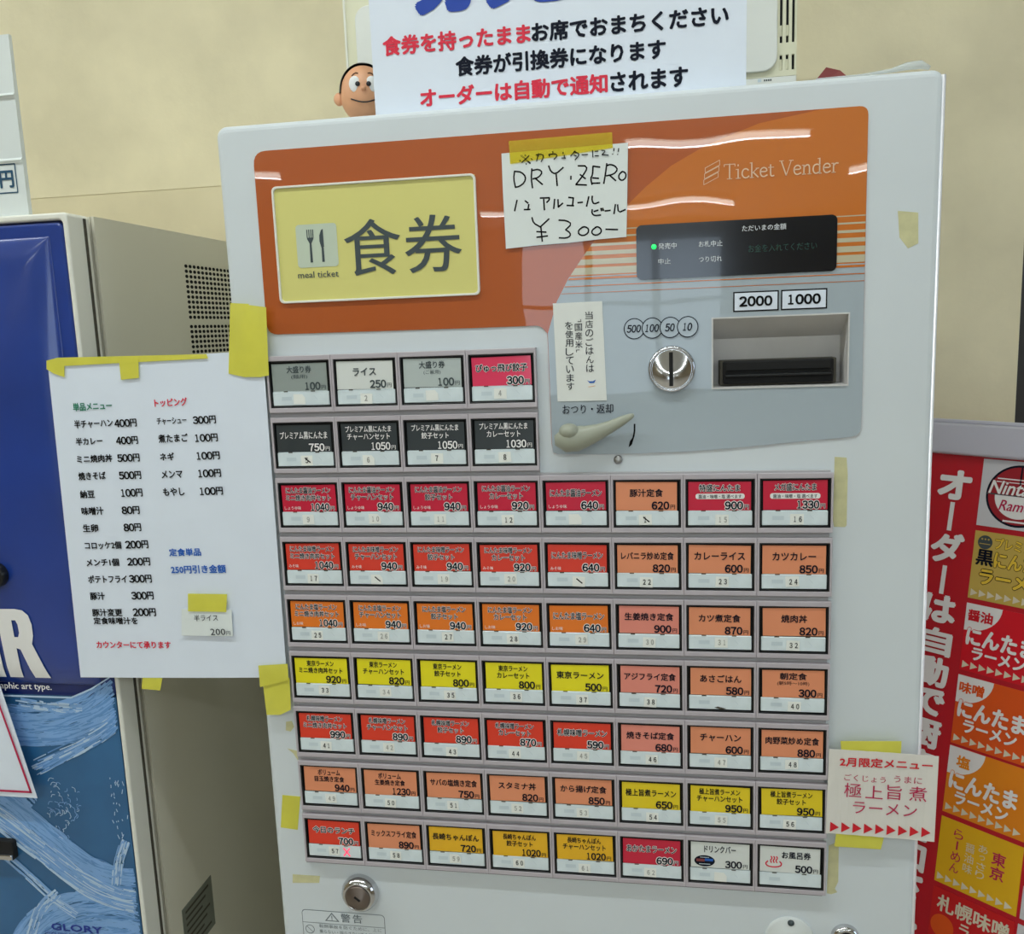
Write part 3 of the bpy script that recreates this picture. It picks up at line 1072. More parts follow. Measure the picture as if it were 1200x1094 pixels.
b.rect(.0178, .7188, .0187, .7225, yw - .0004, M_wl)
b.rect(.0178, .7174, .0187, .7182, yw - .0004, M_wl)
b.text('警', .0278, .7162, .0100, .0094, M_wl, y=yw - .0002, weight=.012)
b.text('告', .0405, .7162, .0095, .0094, M_wl, y=yw - .0002, weight=.012)
b.ring(-.0062, .7055, .0042, .0049, yw - .0002, M_wl)
b.stroke([(-.0095, .7088), (-.0028, .7022)], .0006, yw - .0002, M_wl)
b.text('転倒事故を防ぐために、上に', .0040, .7082, .0660, .0040, M_wl, y=yw - .0002)
b.text('乗らない・揺らさないでください。', .0040, .7022, .0660, .0040, M_wl, y=yw - .0002)
b.build('warning_label', TM, 'outlined warning label with a triangle mark')

# ------------------------------------------------------------------ papers and tape
def sheet(mb, w_pts, m, y=0.0, t=.0002, curl=None, nx=10, nz=12):
    """paper from four corners (TL, TR, BR, BL), slightly curled"""
    TL, TR, BR, BL = [Vector(p) for p in w_pts]
    vs, fs = [], []
    for j in range(nz + 1):
        for i in range(nx + 1):
            u, v = i / nx, j / nz
            p = TL.lerp(TR, u).lerp(BL.lerp(BR, u), v)
            d = curl(u, v) if curl else 0.0
            vs.append((p.x, y - d, p.y))
    for j in range(nz):
        for i in range(nx):
            a = j * (nx + 1) + i
            fs.append([a, a + nx + 1, a + nx + 2, a + 1])
    n = len(vs)
    vs2 = vs + [(p[0], p[1] + t, p[2]) for p in vs]
    fs2 = list(fs) + [[q + n for q in f[::-1]] for f in fs]
    edge = [i for i in range(nx + 1)] + [(j + 1) * (nx + 1) - 1 for j in range(1, nz + 1)] + \
           [nz * (nx + 1) + i for i in range(nx - 1, -1, -1)] + [j * (nx + 1) for j in range(nz - 1, 0, -1)]
    for k in range(len(edge)):
        a, c = edge[k], edge[(k + 1) % len(edge)]
        fs2.append([a, c, c + n, a + n])
    mb.add(vs2, fs2, m)
    return mb


def tape(name, parent, pts, y, m=None, label=None, t=.00015):
    b = MB()
    plate(b, pts, [], y - t, t, m or M_tape)
    return b.build(name, parent, label)


def tape_piece(pts, y, label, m=None, name='tape_strip', cat='tape', group=None):
    cx = sum(p[0] for p in pts) / len(pts)
    cz = sum(p[1] for p in pts) / len(pts)
    b = MB()
    plate(b, [(p[0] - cx, p[1] - cz) for p in pts], [], -.0002, .0002, m or M_tape)
    o = b.build(name)
    o.location = (cx, y, cz)
    return tag(o, label, cat, group)


# menu sheet taped across the gap, its own frame starts at the top left corner
MS_ROT = (0, -math.atan2(.005, .2176), 0)
MSH = thing('menu_sheet', 'large white sheet of side dish and topping prices taped between the two ticket machines', 'menu', (-.2213, -.0075, 1.2853), MS_ROT, local=True)
b = MB()
MENU_C = [(0, 0), (.2177, 0), (.2083, -.3122), (-.0120, -.3135)]
sheet(b, MENU_C, M_paper, 0.0, curl=lambda u, v: .0012 * math.sin(PI * u) * v)
b.build('paper', MSH)
# the paper curls forward by about a millimetre in its lower middle: the print follows it 2.0 mm in front
MENU = [
 ('単品メニュー', 0.0208, -0.0468, 0.0404, 0.008, 'g'), ('トッピング', 0.1055, -0.0467, 0.0327, 0.0078, 'r'),
 ('半チャーハン', 0.0197, -0.0632, 0.0402, 0.008), ('400円', 0.0619, -0.0639, 0.0227, 0.008), ('チャーシュー', 0.1056, -0.0635, 0.0298, 0.0067), ('300円', 0.1422, -0.0642, 0.0227, 0.0078),
 ('半カレー', 0.0189, -0.0796, 0.0279, 0.0074), ('400円', 0.0613, -0.0804, 0.0224, 0.008), ('煮たまご', 0.1051, -0.0804, 0.0298, 0.008), ('100円', 0.1418, -0.0811, 0.023, 0.0079),
 ('ミニ焼肉丼', 0.0174, -0.0966, 0.0372, 0.0075), ('500円', 0.0603, -0.0971, 0.0229, 0.008), ('ネギ', 0.1045, -0.0973, 0.0142, 0.0074), ('100円', 0.1413, -0.0979, 0.0235, 0.0079),
 ('焼きそば', 0.0167, -0.1134, 0.0287, 0.0079), ('500円', 0.0597, -0.1139, 0.0229, 0.0081), ('メンマ', 0.1039, -0.1143, 0.0213, 0.0074), ('100円', 0.1409, -0.1146, 0.0232, 0.008),
 ('納豆', 0.0158, -0.1311, 0.0152, 0.0079), ('100円', 0.059, -0.1309, 0.0227, 0.0082), ('もやし', 0.1034, -0.1312, 0.0216, 0.0078), ('100円', 0.1405, -0.1316, 0.0236, 0.008),
 ('味噌汁', 0.015, -0.1477, 0.0232, 0.008), ('80円', 0.058, -0.1478, 0.0184, 0.0082), ('生卵', 0.0139, -0.1647, 0.016, 0.008), ('80円', 0.0577, -0.1647, 0.0181, 0.0083),
 ('コロッケ2個', 0.0135, -0.1818, 0.0388, 0.0077), ('200円', 0.0571, -0.1817, 0.0239, 0.0084), ('メンチ1個', 0.0127, -0.1989, 0.0348, 0.0078), ('200円', 0.0568, -0.1987, 0.024, 0.0083),
 ('ポテトフライ', 0.0121, -0.2157, 0.0417, 0.0079), ('300円', 0.0565, -0.2158, 0.0237, 0.0084), ('豚汁', 0.0116, -0.2329, 0.0159, 0.0079), ('300円', 0.0566, -0.2328, 0.0234, 0.0085),
 ('豚汁変更', 0.0116, -0.2497, 0.0324, 0.0079), ('200円', 0.056, -0.2496, 0.0242, 0.0086), ('定食味噌汁を', 0.0119, -0.2579, 0.0476, 0.0073),
 ('カウンターにて承ります', 0.0114, -0.2827, 0.0804, 0.0074, 'r'), ('定食単品', 0.1022, -0.1901, 0.0325, 0.0077, 'b'), ('250円引き金額', 0.102, -0.2074, 0.0562, 0.0084, 'b')]
b = MB()
INK = {'g': M_grnink, 'r': M_redink, 'b': M_bluink, 'k': M_inkb}
for row in MENU:
    s, x, z, w, h = row[:5]
    k = row[5] if len(row) > 5 else 'k'
    if s[:2].isdigit() and s.endswith('円'):
        nd = len(s) - 1
        cw = w / (nd * .78 + 1.0)
        b.num(s[:-1], x, z + .0004, cw * nd * .78, h * .86, INK[k], gap=.06, y=-.0002, weight=.036)
        b.text('円', x + cw * nd * .78 + cw * .06, z + .0002, cw * .92, h * .90, INK[k], y=-.0002, weight=.030)
    else:
        b.text(s, x, z + .0003, w, h * .94, INK[k], y=-.0002, weight=.030)
# lay the print on the curled paper
nv = []
for (x, y, z) in b.v:
    v = min(max(-z / .313, 0), 1)
    xl, xr_ = -.012 * v, .2177 - .0094 * v
    u = min(max((x - xl) / (xr_ - xl), 0), 1)
    nv.append((x, y - .0012 * math.sin(PI * u) * v - .0002, z))
b.v = nv
b.build('lettering', MSH)
tape('tape', MSH, [(.0002, .0025), (.012, .0046), (.1632, -.0003), (.1643, -.0044), (.0181, -.0035), (.0165, -.0140), (.006, -.0100), (-.001, -.0055)], -.0012, label='long ragged strip along the top edge')
tape('tape', MSH, [(.0754, .0006), (.0952, .0004), (.0934, -.0186), (.0748, -.0194)], -.0016)
tape('tape', MSH, [(.1917, .0440), (.2095, .0420), (.2068, -.0236), (.1975, -.0231), (.1827, -.0192)], -.0010, label='wide strip at the top right corner')
tape('tape', MSH, [(.2070, .0415), (.2259, .0380), (.2219, -.0228), (.2134, -.0239), (.1985, -.0231)], -.0016)
tape('tape', MSH, [(.0574, -.3100), (.0788, -.3110), (.0740, -.3263), (.0539, -.3248)], -.0006)
tape('tape', MSH, [(.1815, -.2993), (.2116, -.2974), (.2108, -.3140), (.1809, -.3212)], -.0024, label='short strip at the lower right corner')
tape('tape', MSH, [(.1835, -.3130), (.2115, -.3120), (.2094, -.3446), (.1980, -.3500), (.1839, -.3503)], -.0010)

RICE = thing('price_card', 'small white half rice price card taped to the lower right of the side dish menu', 'card', (-.2213, -.0100, 1.2853), MS_ROT, local=True)
b = MB()
sheet(b, [(.1085, -.2423), (.1603, -.2433), (.1590, -.2695), (.1055, -.2687)], M_note, 0.0, t=.0002, curl=lambda u, v: .0008 * v, nx=4, nz=4)
b.build('paper', RICE)
b = MB()
b.text('半ライス', .1212, -.2541, .0248, .0066, M_ink, y=-.0012, weight=.004)
b.text('200', .1367, -.2681, .0154, .0064, M_ink, y=-.0012, weight=.002)
b.text('円', .1530, -.2680, .0040, .0038, M_ink, y=-.0012)
b.build('lettering', RICE)
tape('tape', RICE, [(.1178, -.2265), (.1581, -.2275), (.1551, -.2452), (.1156, -.2442)], -.0010)

# handwritten note on the orange header
NOTE = thing('handwritten_note', 'white note handwritten in black pen taped to the orange header', 'note', (.2215, -.0028, 1.4462), (0, 0, 0), local=True)
b = MB()
plate(b, [(.0011, -.0773), (.030, -.0757), (.055, -.0752), (.080, -.0736), (.1035, -.0728), (.1048, -.040), (.1061, .0024), (.05, .0017), (.0003, .0010), (.0003, -.03)], [], 0.0, .0003, M_note)
b.build('paper', NOTE)
STK = [[(11.0, -13.9), (9.9, -20.1), (11.3, -27.3)], [(11.8, -14.3), (16.7, -15.1), (20.4, -19.2), (19.1, -23.8), (14.6, -26.7), (11.3, -27.1)], [(25.7, -13.0), (24.9, -21.1), (25.8, -28.6)], [(26.0, -14.4), (31.5, -13.7), (34.6, -16.5), (31.2, -20.4), (26.3, -21.3)], [(28.5, -21.1), (34.3, -26.3)], [(40.0, -11.6), (41.7, -16.4), (45.7, -18.7), (52.2, -13.7)], [(46.1, -18.8), (46.7, -28.1)], [(58.4, -21.1), (58.3, -23.7)], [(64.6, -13.2), (70.3, -13.6)], [(70.3, -13.6), (72.2, -15.8), (68.5, -21.2), (62.4, -28.1)], [(62.4, -28.1), (71.3, -29.0)], [(66.1, -20.3), (70.5, -23.9)], [(77.0, -14.3), (76.5, -21.2), (74.8, -23.7), (75.8, -28.9)], [(77.0, -14.3), (82.7, -15.4)], [(76.4, -23.6), (81.4, -24.3)], [(75.8, -27.9), (82.4, -28.1)], [(88.4, -12.9), (87.2, -20.9), (85.6, -28.7)], [(88.1, -14.8), (91.0, -13.7), (95.2, -15.2), (97.3, -18.4), (94.0, -21.8), (87.9, -22.7)], [(90.8, -22.6), (95.5, -27.0)], [(100.9, -20.2), (98.0, -22.6), (98.2, -25.7), (100.8, -27.4), (103.7, -25.5), (104.1, -21.9), (101.5, -19.9), (99.9, -20.8)], [(12.2, -37.8), (9.8, -46.4)], [(19.1, -38.7), (21.5, -40.7)], [(18.0, -45.8), (21.1, -46.0), (23.0, -45.9)], [(22.1, -41.8), (21.3, -46.0)], [(32.0, -37.2), (39.7, -37.4)], [(39.7, -37.4), (39.7, -39.2), (37.4, -41.1)], [(34.9, -38.4), (35.3, -47.1)], [(44.2, -38.9), (43.2, -46.4)], [(47.0, -39.3), (47.1, -45.4)], [(47.1, -45.4), (50.9, -42.5)], [(56.0, -38.1), (60.0, -38.8)], [(60.0, -38.8), (59.1, -44.5)], [(54.4, -44.5), (60.1, -45.1)], [(63.6, -42.9), (67.6, -42.7)], [(72.9, -38.5), (70.9, -46.2)], [(75.8, -38.2), (75.5, -41.8), (77.0, -44.8), (81.3, -43.5)], [(75.5, -49.1), (75.2, -52.2), (77.3, -54.2), (82.5, -53.9)], [(76.9, -50.7), (80.4, -49.9)], [(82.8, -48.5), (83.3, -50.6)], [(84.2, -48.4), (84.9, -50.5)], [(86.2, -50.8), (90.6, -50.6)], [(94.9, -46.1), (93.6, -53.5)], [(96.7, -46.4), (97.2, -52.9), (103.0, -50.7)], [(24.5, -52.7), (25.6, -57.3), (31.3, -60.8)], [(31.3, -60.8), (38.9, -54.6)], [(31.8, -60.8), (32.6, -72.8)], [(28.1, -64.5), (36.1, -65.3)], [(28.0, -69.1), (37.3, -68.5)], [(47.3, -56.1), (53.5, -56.7), (58.1, -59.8), (52.8, -64.3)], [(52.8, -64.3), (56.5, -66.9), (56.6, -69.6), (53.1, -71.2), (47.1, -70.6)], [(67.4, -62.8), (63.6, -65.2), (63.5, -68.3), (67.3, -70.1), (71.6, -68.2), (72.3, -64.6), (69.1, -62.5), (66.4, -63.2)], [(78.8, -63.4), (74.9, -65.8), (74.9, -68.9), (78.6, -70.4), (82.6, -68.3), (82.7, -65.2), (79.8, -63.1), (77.7, -63.8)], [(86.5, -65.7), (96.4, -66.5)], [(17.1, -1.9), (24.5, -8.6)], [(23.7, -2.5), (17.5, -7.6)], [(20.4, -1.6), (20.7, -2.3)], [(21.1, -8.5), (21.2, -9.4)], [(15.6, -5.7), (16.4, -6.2)], [(25.5, -5.0), (26.3, -5.6)], [(29.7, -2.2), (35.1, -2.0), (36.1, -4.2), (33.8, -8.1)], [(31.9, -1.3), (30.0, -7.4)], [(43.8, -0.5), (44.0, -1.6)], [(40.5, -2.4), (41.0, -4.0)], [(40.5, -2.6), (46.4, -2.3), (47.4, -4.4), (44.7, -6.8)], [(52.4, -1.6), (52.5, -2.7)], [(51.2, -6.2), (54.4, -6.4)], [(53.4, -3.8), (53.3, -6.3)], [(62.6, -1.3), (58.7, -5.1)], [(61.5, -1.7), (65.7, -3.6), (65.1, -5.6), (62.2, -8.4)], [(61.4, -4.3), (63.5, -5.5)], [(68.0, -4.7), (72.9, -4.8)], [(76.9, -1.8), (77.1, -7.1)], [(79.0, -2.7), (81.5, -2.7)], [(78.8, -6.2), (81.8, -6.4)], [(84.4, -2.3), (87.2, -2.7), (86.8, -3.9), (84.6, -5.8)], [(84.6, -5.8), (89.9, -6.5)], [(94.6, -1.4), (94.4, -3.4)], [(93.3, -5.7), (93.5, -6.1)], [(98.4, -1.7), (98.1, -4.2)], [(97.3, -6.2), (97.6, -6.5)]]
b = MB()
for k, s in enumerate(STK):
    b.stroke([(p[0] / 1000, p[1] / 1000) for p in s], .0013 if k < 54 else .0009, -.00015 if k < 54 else -.0007, M_inkb)
b.build('handwriting', NOTE)
tape('tape', NOTE, [(.0069, .0105), (.0933, .0115), (.0936, -.0008), (.0075, -.0080)], -.0003, M_tape2)

# rice sticker
RS = thing('paper_label', 'tall white label about domestic rice stuck left of the coin slot', 'label', (.2614, -.0017, 1.3213), (0, 0, 0), local=True)
b = MB()
plate(b, [(.0017, -.0843), (.0444, -.0843), (.0422, .0002), (.0, .0)], [], -.0001, .0003, M_devw)
b.build('paper', RS)
b = MB()
b.vtext('当店のごはんは', .0307, -.0075, -.0600, .0066, M_ink, y=-.0002, weight=.004)
b.vtext('「国産米」', .0215, -.0100, -.0465, .0062, M_ink, y=-.0002, weight=.004)
b.vtext('を使用しています', .0133, -.0155, -.0752, .0066, M_ink, y=-.0002, weight=.004)
b.poly([(.0279, -.0665), (.0300, -.0690), (.0340, -.0690), (.0353, -.0660), (.0330, -.0675), (.0300, -.0675)], -.0003, M_bluink)
b.stroke([(.0290, -.0722), (.0345, -.0715)], .0008, -.0003, M_tvw)
b.build('lettering', RS)

# February limited menu sheet
FEB = thing('menu_sheet', 'small white limited menu notice with a row of red arrows taped beside the lowest buttons', 'menu', (.493, -.0085, .9271), (0, -math.atan2(-.0024, .0909), 0), local=True)
b = MB()
sheet(b, [(.0010, .0002), (.0908, .0008), (.0920, -.0790), (.0018, -.0798)], mat('paper_ribbed', (226, 222, 214), .6), 0.0, curl=lambda u, v: .0006 * math.sin(u * 40) * .3 + .002 * u * u, nx=30, nz=4)
b.build('paper', FEB)
b = MB()
b.text('2月限定メニュー', .0106, -.0149, .0755, .0083, M_arrow, weight=.028, dz=.0025)
b.text('ごくじょう', .0148, -.0280, .0344, .0062, M_maginta, weight=-.004)
b.text('うまに', .0559, -.0262, .0228, .0062, M_maginta, weight=-.004)
for i, ch in enumerate('極上旨煮'):
    b.text(ch, .0153 + i * .0178, -.0436 + i * .0005, .0145 if ch != '旨' else .0120, .0135 if ch != '上' else .0120, M_maginta, weight=.0)
b.text('ラーメン', .0233, -.0584, .0529, .0112, M_maginta, weight=.002, dz=.001)
for i in range(9):
    x = .0051 + i * .00948
    z = -.0732 + i * .0003
    b.poly([(x, z - .0048), (x + .0075, z), (x, z + .0048)], 0, M_arrow)
b.v = [(x, y - .0004 - .002 * (x / .091) ** 2, z) for x, y, z in b.v]
b.build('lettering', FEB)
tape('tape', FEB, [(.0104, .0078), (.0606, .0112), (.0609, -.0062), (.0122, -.0083)], .0008)
tape('tape', FEB, [(.0108, -.0778), (.0521, -.0742), (.0491, -.0918), (.0098, -.0925)], .0008)

tape_piece([(-.0242, .8512), (-.0054, .8504), (-.0110, .8143), (-.0289, .8159)], 0, 'yellow tape strip alone on the white machine left of the lowest buttons')
tape_piece([(.5398, 1.3825), (.5552, 1.3803), (.5560, 1.3564), (.5484, 1.3528), (.5417, 1.3618)], 0, 'faded tape remnant right of the orange header, near the machine edge', M_resid, 'tape_remnant')
tape_piece([(.4954, 1.1849), (.5050, 1.1841), (.5062, 1.1700), (.5062, 1.1260), (.5050, 1.1245), (.4960, 1.1247), (.4951, 1.1300)], 0, 'long cream tape remnant right of the 1330 yen button', M_resid, 'tape_remnant')
tape_piece([(-.0203, .7651), (.0087, .7652), (.0073, .7576), (-.0211, .7556)], 0, 'dull tape remnant left of the large key lock', M_resid, 'tape_remnant')
tape_piece([(.4970, .8300), (.5056, .8351), (.5058, .7950), (.5030, .7880), (.5052, .7846), (.5000, .7822), (.4962, .7830)], 0, 'torn tape remnant below the limited menu notice', M_resid, 'tape_remnant')
tape_piece([(-.0140, .9290), (-.0080, .9300), (-.0060, .9240), (-.0100, .9190), (-.0150, .9200)], 0, 'tiny brownish tape scrap beside the row of 990 yen buttons, upper of two', M_resid, 'tape_remnant')
tape_piece([(-.0150, .9010), (-.0050, .8990), (-.0045, .8880), (-.0090, .8960)], 0, 'tiny brownish tape scrap beside the row of 990 yen buttons, lower of two', M_resid, 'tape_remnant')

# ------------------------------------------------------------------ things on top of the white machine
TOP = 1.488
PL = thing('placard', 'white placard with red, black and blue Japanese lettering standing on the white ticket machine', 'sign', (.264, .032, TOP))
b = MB()
plate(b, [(.1040, TOP), (.4248, TOP), (.4255, 1.668), (.1030, 1.668)], [], .030, .003, M_paper)
b.build('board', PL)
b = MB()
yp = .0298
b.text('食券を持ったまま', .1146, 1.5427, .1304, .0152, M_redink, y=yp, weight=.038)
b.text('お席でおまちください', .2468, 1.5429, .1634, .0152, M_ink, y=yp, weight=.038)
b.text('食券が引換券になります', .1792, 1.5206, .1795, .0152, M_ink, y=yp, weight=.038)
b.text('オーダーは自動で通知', .1460, 1.4971, .1637, .0152, M_redink, y=yp, weight=.038)
b.text('されます', .3131, 1.4973, .0638, .0150, M_ink, y=yp, weight=.038)
b.text('券', .1440, 1.5760, .0640, .0660, M_bigblue, y=yp, weight=.05)
b.text('売', .2110, 1.5760, .0660, .0660, M_bigblue, y=yp, weight=.05)
b.text('機', .2800, 1.5840, .0660, .0660, M_bigblue, y=yp, weight=.05)
b.build('lettering', PL)
b = MB()
b.box(.15, .155, .033, .075, TOP, TOP + .09, M_paper)
b.box(.37, .375, .033, .075, TOP, TOP + .09, M_paper)
b.build('foot', PL)

DOLL = thing('figurine', 'round headed smiling figurine with black hair peeking out left of the placard', 'figurine', (.0720, .1000, TOP), (0, 0, math.radians(17)), local=True)
hz = .0425
b = MB()
b.lathe([(.0105, 0), (.012, .003), (.011, .012), (.008, .020)], mat('doll_shirt', (70, 90, 130), .6), (0, 0, 0), 20, axis='z')
b.build('body', DOLL)
b = MB()
b.ball((0, 0, hz), (.0225, .0205, .0262), M_skin, 32, 24)
nv = []
for (x, y, z) in b.v:
    f = 1 + .10 * max(0, (hz - z) / .026)
    nv.append((x * f if z < hz else x, y, z))
b.v = nv
HEADO = b.build('head', DOLL)
b = MB()
b.ball((-.0245, .002, hz - .004), (.0050, .0030, .0062), M_skin, 14, 10)
b.build('ear', HEADO)
b = MB()
b.ball((.0245, .002, hz - .004), (.0050, .0030, .0062), M_skin, 14, 10)
b.build('ear', HEADO)
b = MB()
b.ball((0, .0012, hz + .0012), (.0240, .0220, .0278), M_hair, 36, 28, keep=lambda q: q[2] > -.02 and (q[1] > -.28 or (q[2] > .90 and q[0] > -.3)))
b.build('hair', HEADO)


def on_face(x, z, out=0.0):
    rx, ry, rz = .0225 + out, .0205 + out, .0262 + out
    k = max(0.0, 1 - (x / rx) ** 2 - ((z - hz) / rz) ** 2)
    return (x, -ry * math.sqrt(k), z)


for sx in (-1, 1):
    b = MB()
    p = on_face(sx * .0078 - .0002, hz + .0048)
    b.ball((p[0], p[1] + .0006, p[2]), (.0056, .0018, .0074), M_eye, 18, 12)
    b.build('eye', HEADO)
    b = MB()
    p = on_face(sx * .0052 - .0002, hz + .0046)
    b.ball((p[0], p[1] - .0008, p[2]), (.0023, .0012, .0023), M_hair, 14, 10)
    b.build('pupil', HEADO)
    b = MB()
    pts = [on_face(sx * (.0046 + .0060 * t) + 0.0, hz + .0150 + .0016 * math.sin(PI * t) - .0022 * t, .0004) for t in (0, .33, .66, 1)]
    b.tube(pts, [.0005] * 4, mat('doll_brow', (110, 74, 52), .6), 6)
    b.build('eyebrow', HEADO)
b = MB()
p = on_face(0, hz + .0006)
b.ball((p[0], p[1] - .0004, p[2]), (.0026, .0024, .0022), M_skin, 14, 10)
b.build('nose', HEADO)
b = MB()
pts = [on_face(-.0125 + .025 * t, hz - .0080 - .0034 * math.sin(PI * t), .0003) for t in [i / 10 for i in range(11)]]
b.tube(pts, [.0006] * 11, M_hair, 6)
b.build('mouth', HEADO)

# cream appliance with vents behind the placard
DV = thing('wall_unit', 'cream box with vertical vents and a white front cover behind the placard', 'appliance', (.255, .26, TOP))
b = MB()
holes = []
for cx in (.4745, .4805, .4862):
    holes.append([(cx - .0013, 1.5723), (cx + .0013, 1.5723), (cx + .0013, 1.652), (cx - .0013, 1.652)])
    holes.append([(cx - .0013, 1.5465), (cx + .0013, 1.5465), (cx + .0013, 1.5610), (cx - .0013, 1.5610)])
plate(b, [(.0215, 1.541), (.4895, 1.541), (.4895, 1.74), (.0215, 1.74)], holes, .200, .003, M_dev)
b.box(.0215, .4895, .2035, .32, TOP, 1.74, M_dev)
b.build('case', DV)
b = MB()
b.box(.0215, .4895, .199, .2034, TOP, 1.5405, M_devw, .0006)
b.rect(.452, 1.5365, .4555, 1.5395, .1988, M_smudge)
for k in range(4):
    b.rect(.4580 + k * .0020, 1.5370, .4594 + k * .0020, 1.5387, .1988, M_inkg)
b.build('lower_strip', DV)
b = MB()
for cx in (.4745, .4805, .4862):
    b.rect(cx - .0013, 1.5723, cx + .0013, 1.652, .2032, M_matblack)
    b.rect(cx - .0013, 1.5465, cx + .0013, 1.5610, .2032, M_matblack)
for cx in (.4745, .4805):
    b.box(cx - .0010, cx + .0010, .2012, .2030, 1.5790, 1.5890, M_dev)
    b.box(cx - .0010, cx + .0010, .2012, .2030, 1.5472, 1.5570, M_dev)
b.build('vent', DV)
b = MB()
plate(b, rr(.0355, 1.546, .4705, 1.645, .014, 8), [], .196, .004, M_devw, bev=.001)
b.build('front_cover', DV)
b = MB()
b.box(.0225, .0245, .1985, .2005, TOP, 1.74, M_cream)
b.build('edge_strip', DV)

# dark red pouch and folded film at the right end of the top
b = MB()
b.add([(-.022, 0, 0), (.022, -.005, 0), (.020, .050, 0), (-.018, .050, 0), (-.002, .018, .0245), (.010, .020, .0215), (.021, .030, .010)],
      [[0, 1, 5, 4], [1, 6, 5], [1, 2, 6], [2, 3, 4, 5, 6], [3, 0, 4], [0, 3, 2, 1]], M_maroon)
o = b.build('pouch')
o.location = (.497, .05, TOP)
tag(o, 'dark red pouch lying on top of the white machine right of the placard', 'pouch')
b = MB()
b.tube([(-.075, 0, .0012), (-.04, .001, .0018), (-.018, 0, .0032), (-.006, 0, .0056), (.004, 0, .0060), (.011, 0, .0030)], [.0008, .0010, .0016, .0030, .0034, .0016], M_film, 10, flat=.9)
o = b.build('plastic_film')
o.location = (.553, .014, TOP + .001)
tag(o, 'crumpled strip of clear plastic film on the top right corner of the white machine', 'plastic film')

# ------------------------------------------------------------------ blue ticket machine on the left
BM = thing('ticket_machine', 'blue fronted ticket machine with a cream side panel left of the white machine', 'ticket machine', (-.46, .22, 0))
BX0, BX1 = -.74, -.190
b = MB()
b.box(BX0, BX1 - .004, .041, .44, 0, 1.424, M_sidegrey)
CAB = b.build('cabinet', BM)
# side panel with openings for the vents
b = MB()
blocks = [(.203, .372, 1.3255, 1.390), (.203, .372, 1.2440, 1.3205)]
plate(b, [(.041, 0), (.44, 0), (.44, 1.424), (.041, 1.424)], [[(a, z0), (c, z0), (c, z1), (a, z1)] for a, c, z0, z1 in blocks], 0, .003, M_sidegrey, plane='side', at=BX1)
SP = b.build('side_panel', BM)


def perforated(mb, a0, a1, z0, z1, at, m, pa=.0092, pz=.0055, ra=.0038, rz=.0021):
    na, nz_ = int((a1 - a0) / pa), int((z1 - z0) / pz)
    pa, pz = (a1 - a0) / na, (z1 - z0) / nz_
    for j in range(nz_):
        for i in range(na):
            ca, cz = a0 + (i + .5) * pa, z0 + (j + .5) * pz
            sq, ci = [], []
            for k in range(8):
                t = PI / 8 + k * PI / 4
                c, s = math.cos(t), math.sin(t)
                q = max(abs(c), abs(s))
                sq.append((at, ca + c / q * pa / 2, cz + s / q * pz / 2))
                ci.append((at, ca + c * ra, cz + s * rz))
            # corners of the cell
            cor = [(at, ca + u * pa / 2, cz + v * pz / 2) for u, v in ((1, 1), (-1, 1), (-1, -1), (1, -1))]
            vs = ci + sq + cor
            fs = []
            for k in range(8):
                j2 = (k + 1) % 8
                if k % 2 == 0:
                    fs.append([k, 8 + k, 16 + k // 2, 8 + j2, j2])
                else:
                    fs.append([k, 8 + k, 8 + j2, j2])
            mb.add(vs, fs, m)


for a, c, z0, z1 in blocks:
    b = MB()
    perforated(b, a, c, z0, z1, BX1 - .0004, M_sidegrey)
    b.add([(BX1 - .0028, a, z0), (BX1 - .0028, c, z0), (BX1 - .0028, c, z1), (BX1 - .0028, a, z1)], [[0, 1, 2, 3]], M_matblack)
    b.build('vent_grille', SP)
# rating plate on the side
b = MB()
plate(b, [(.066, .600), (.132, .600), (.132, .664), (.066, .664)], [], 0, .0006, mat('rating_plate', (120, 124, 112), .5), plane='side', at=BX1 + .0006)
for k in range(7):
    zz = .655 - k * .008
    b.add([(BX1 + .0007, .072, zz), (BX1 + .0007, .124 - (k % 3) * .008, zz), (BX1 + .0007, .124 - (k % 3) * .008, zz + .003), (BX1 + .0007, .072, zz + .003)], [[0, 1, 2, 3]], M_seam_shade)
b.build('rating_plate', SP)
# seam strip and door
b = MB()
b.box(BX0 + .01, BX1 - .006, .034, .0405, .01, 1.418, M_seam_shade)
b.build('seam', BM)
b = MB()
plate(b, rr(BX0, .02, BX1, 1.4235, .004), [rr(BX0 + .02, .06, -.1950, 1.4170, .004)], 0.0, .034, M_cream, bev=.0022)
DR2 = b.build('door_frame', BM)
b = MB()
b.box(BX1 - .0002, BX1 + .0012, .0240, .0270, .02, 1.42, M_seam_shade)
b.build('hinge_strip', BM)
b = MB()
b.box(BX0 + .018, -.1940, .006, .033, .055, 1.4180, M_bluedk)
b.build('door_recess', BM)
# moulded blue panel, raised with round shoulders
b = MB()
plate(b, rr(BX0 + .022, .9475, -.1965, 1.4155, .006), [], .0015, .012, M_blue, bev=.003)


def pillow(x, z):
    u = min(abs((x - (BX0 - .2105) / 2 - .015) / ((-.2105 - BX0) / 2 - .015)), 1.0)
    v = min(abs((z - 1.1813) / .2213), 1.0)
    return .012 * (1 - u ** 4) * (1 - v ** 3) + .004 * min(1, (1 - u) * 12, (1 - v) * 12) ** .5


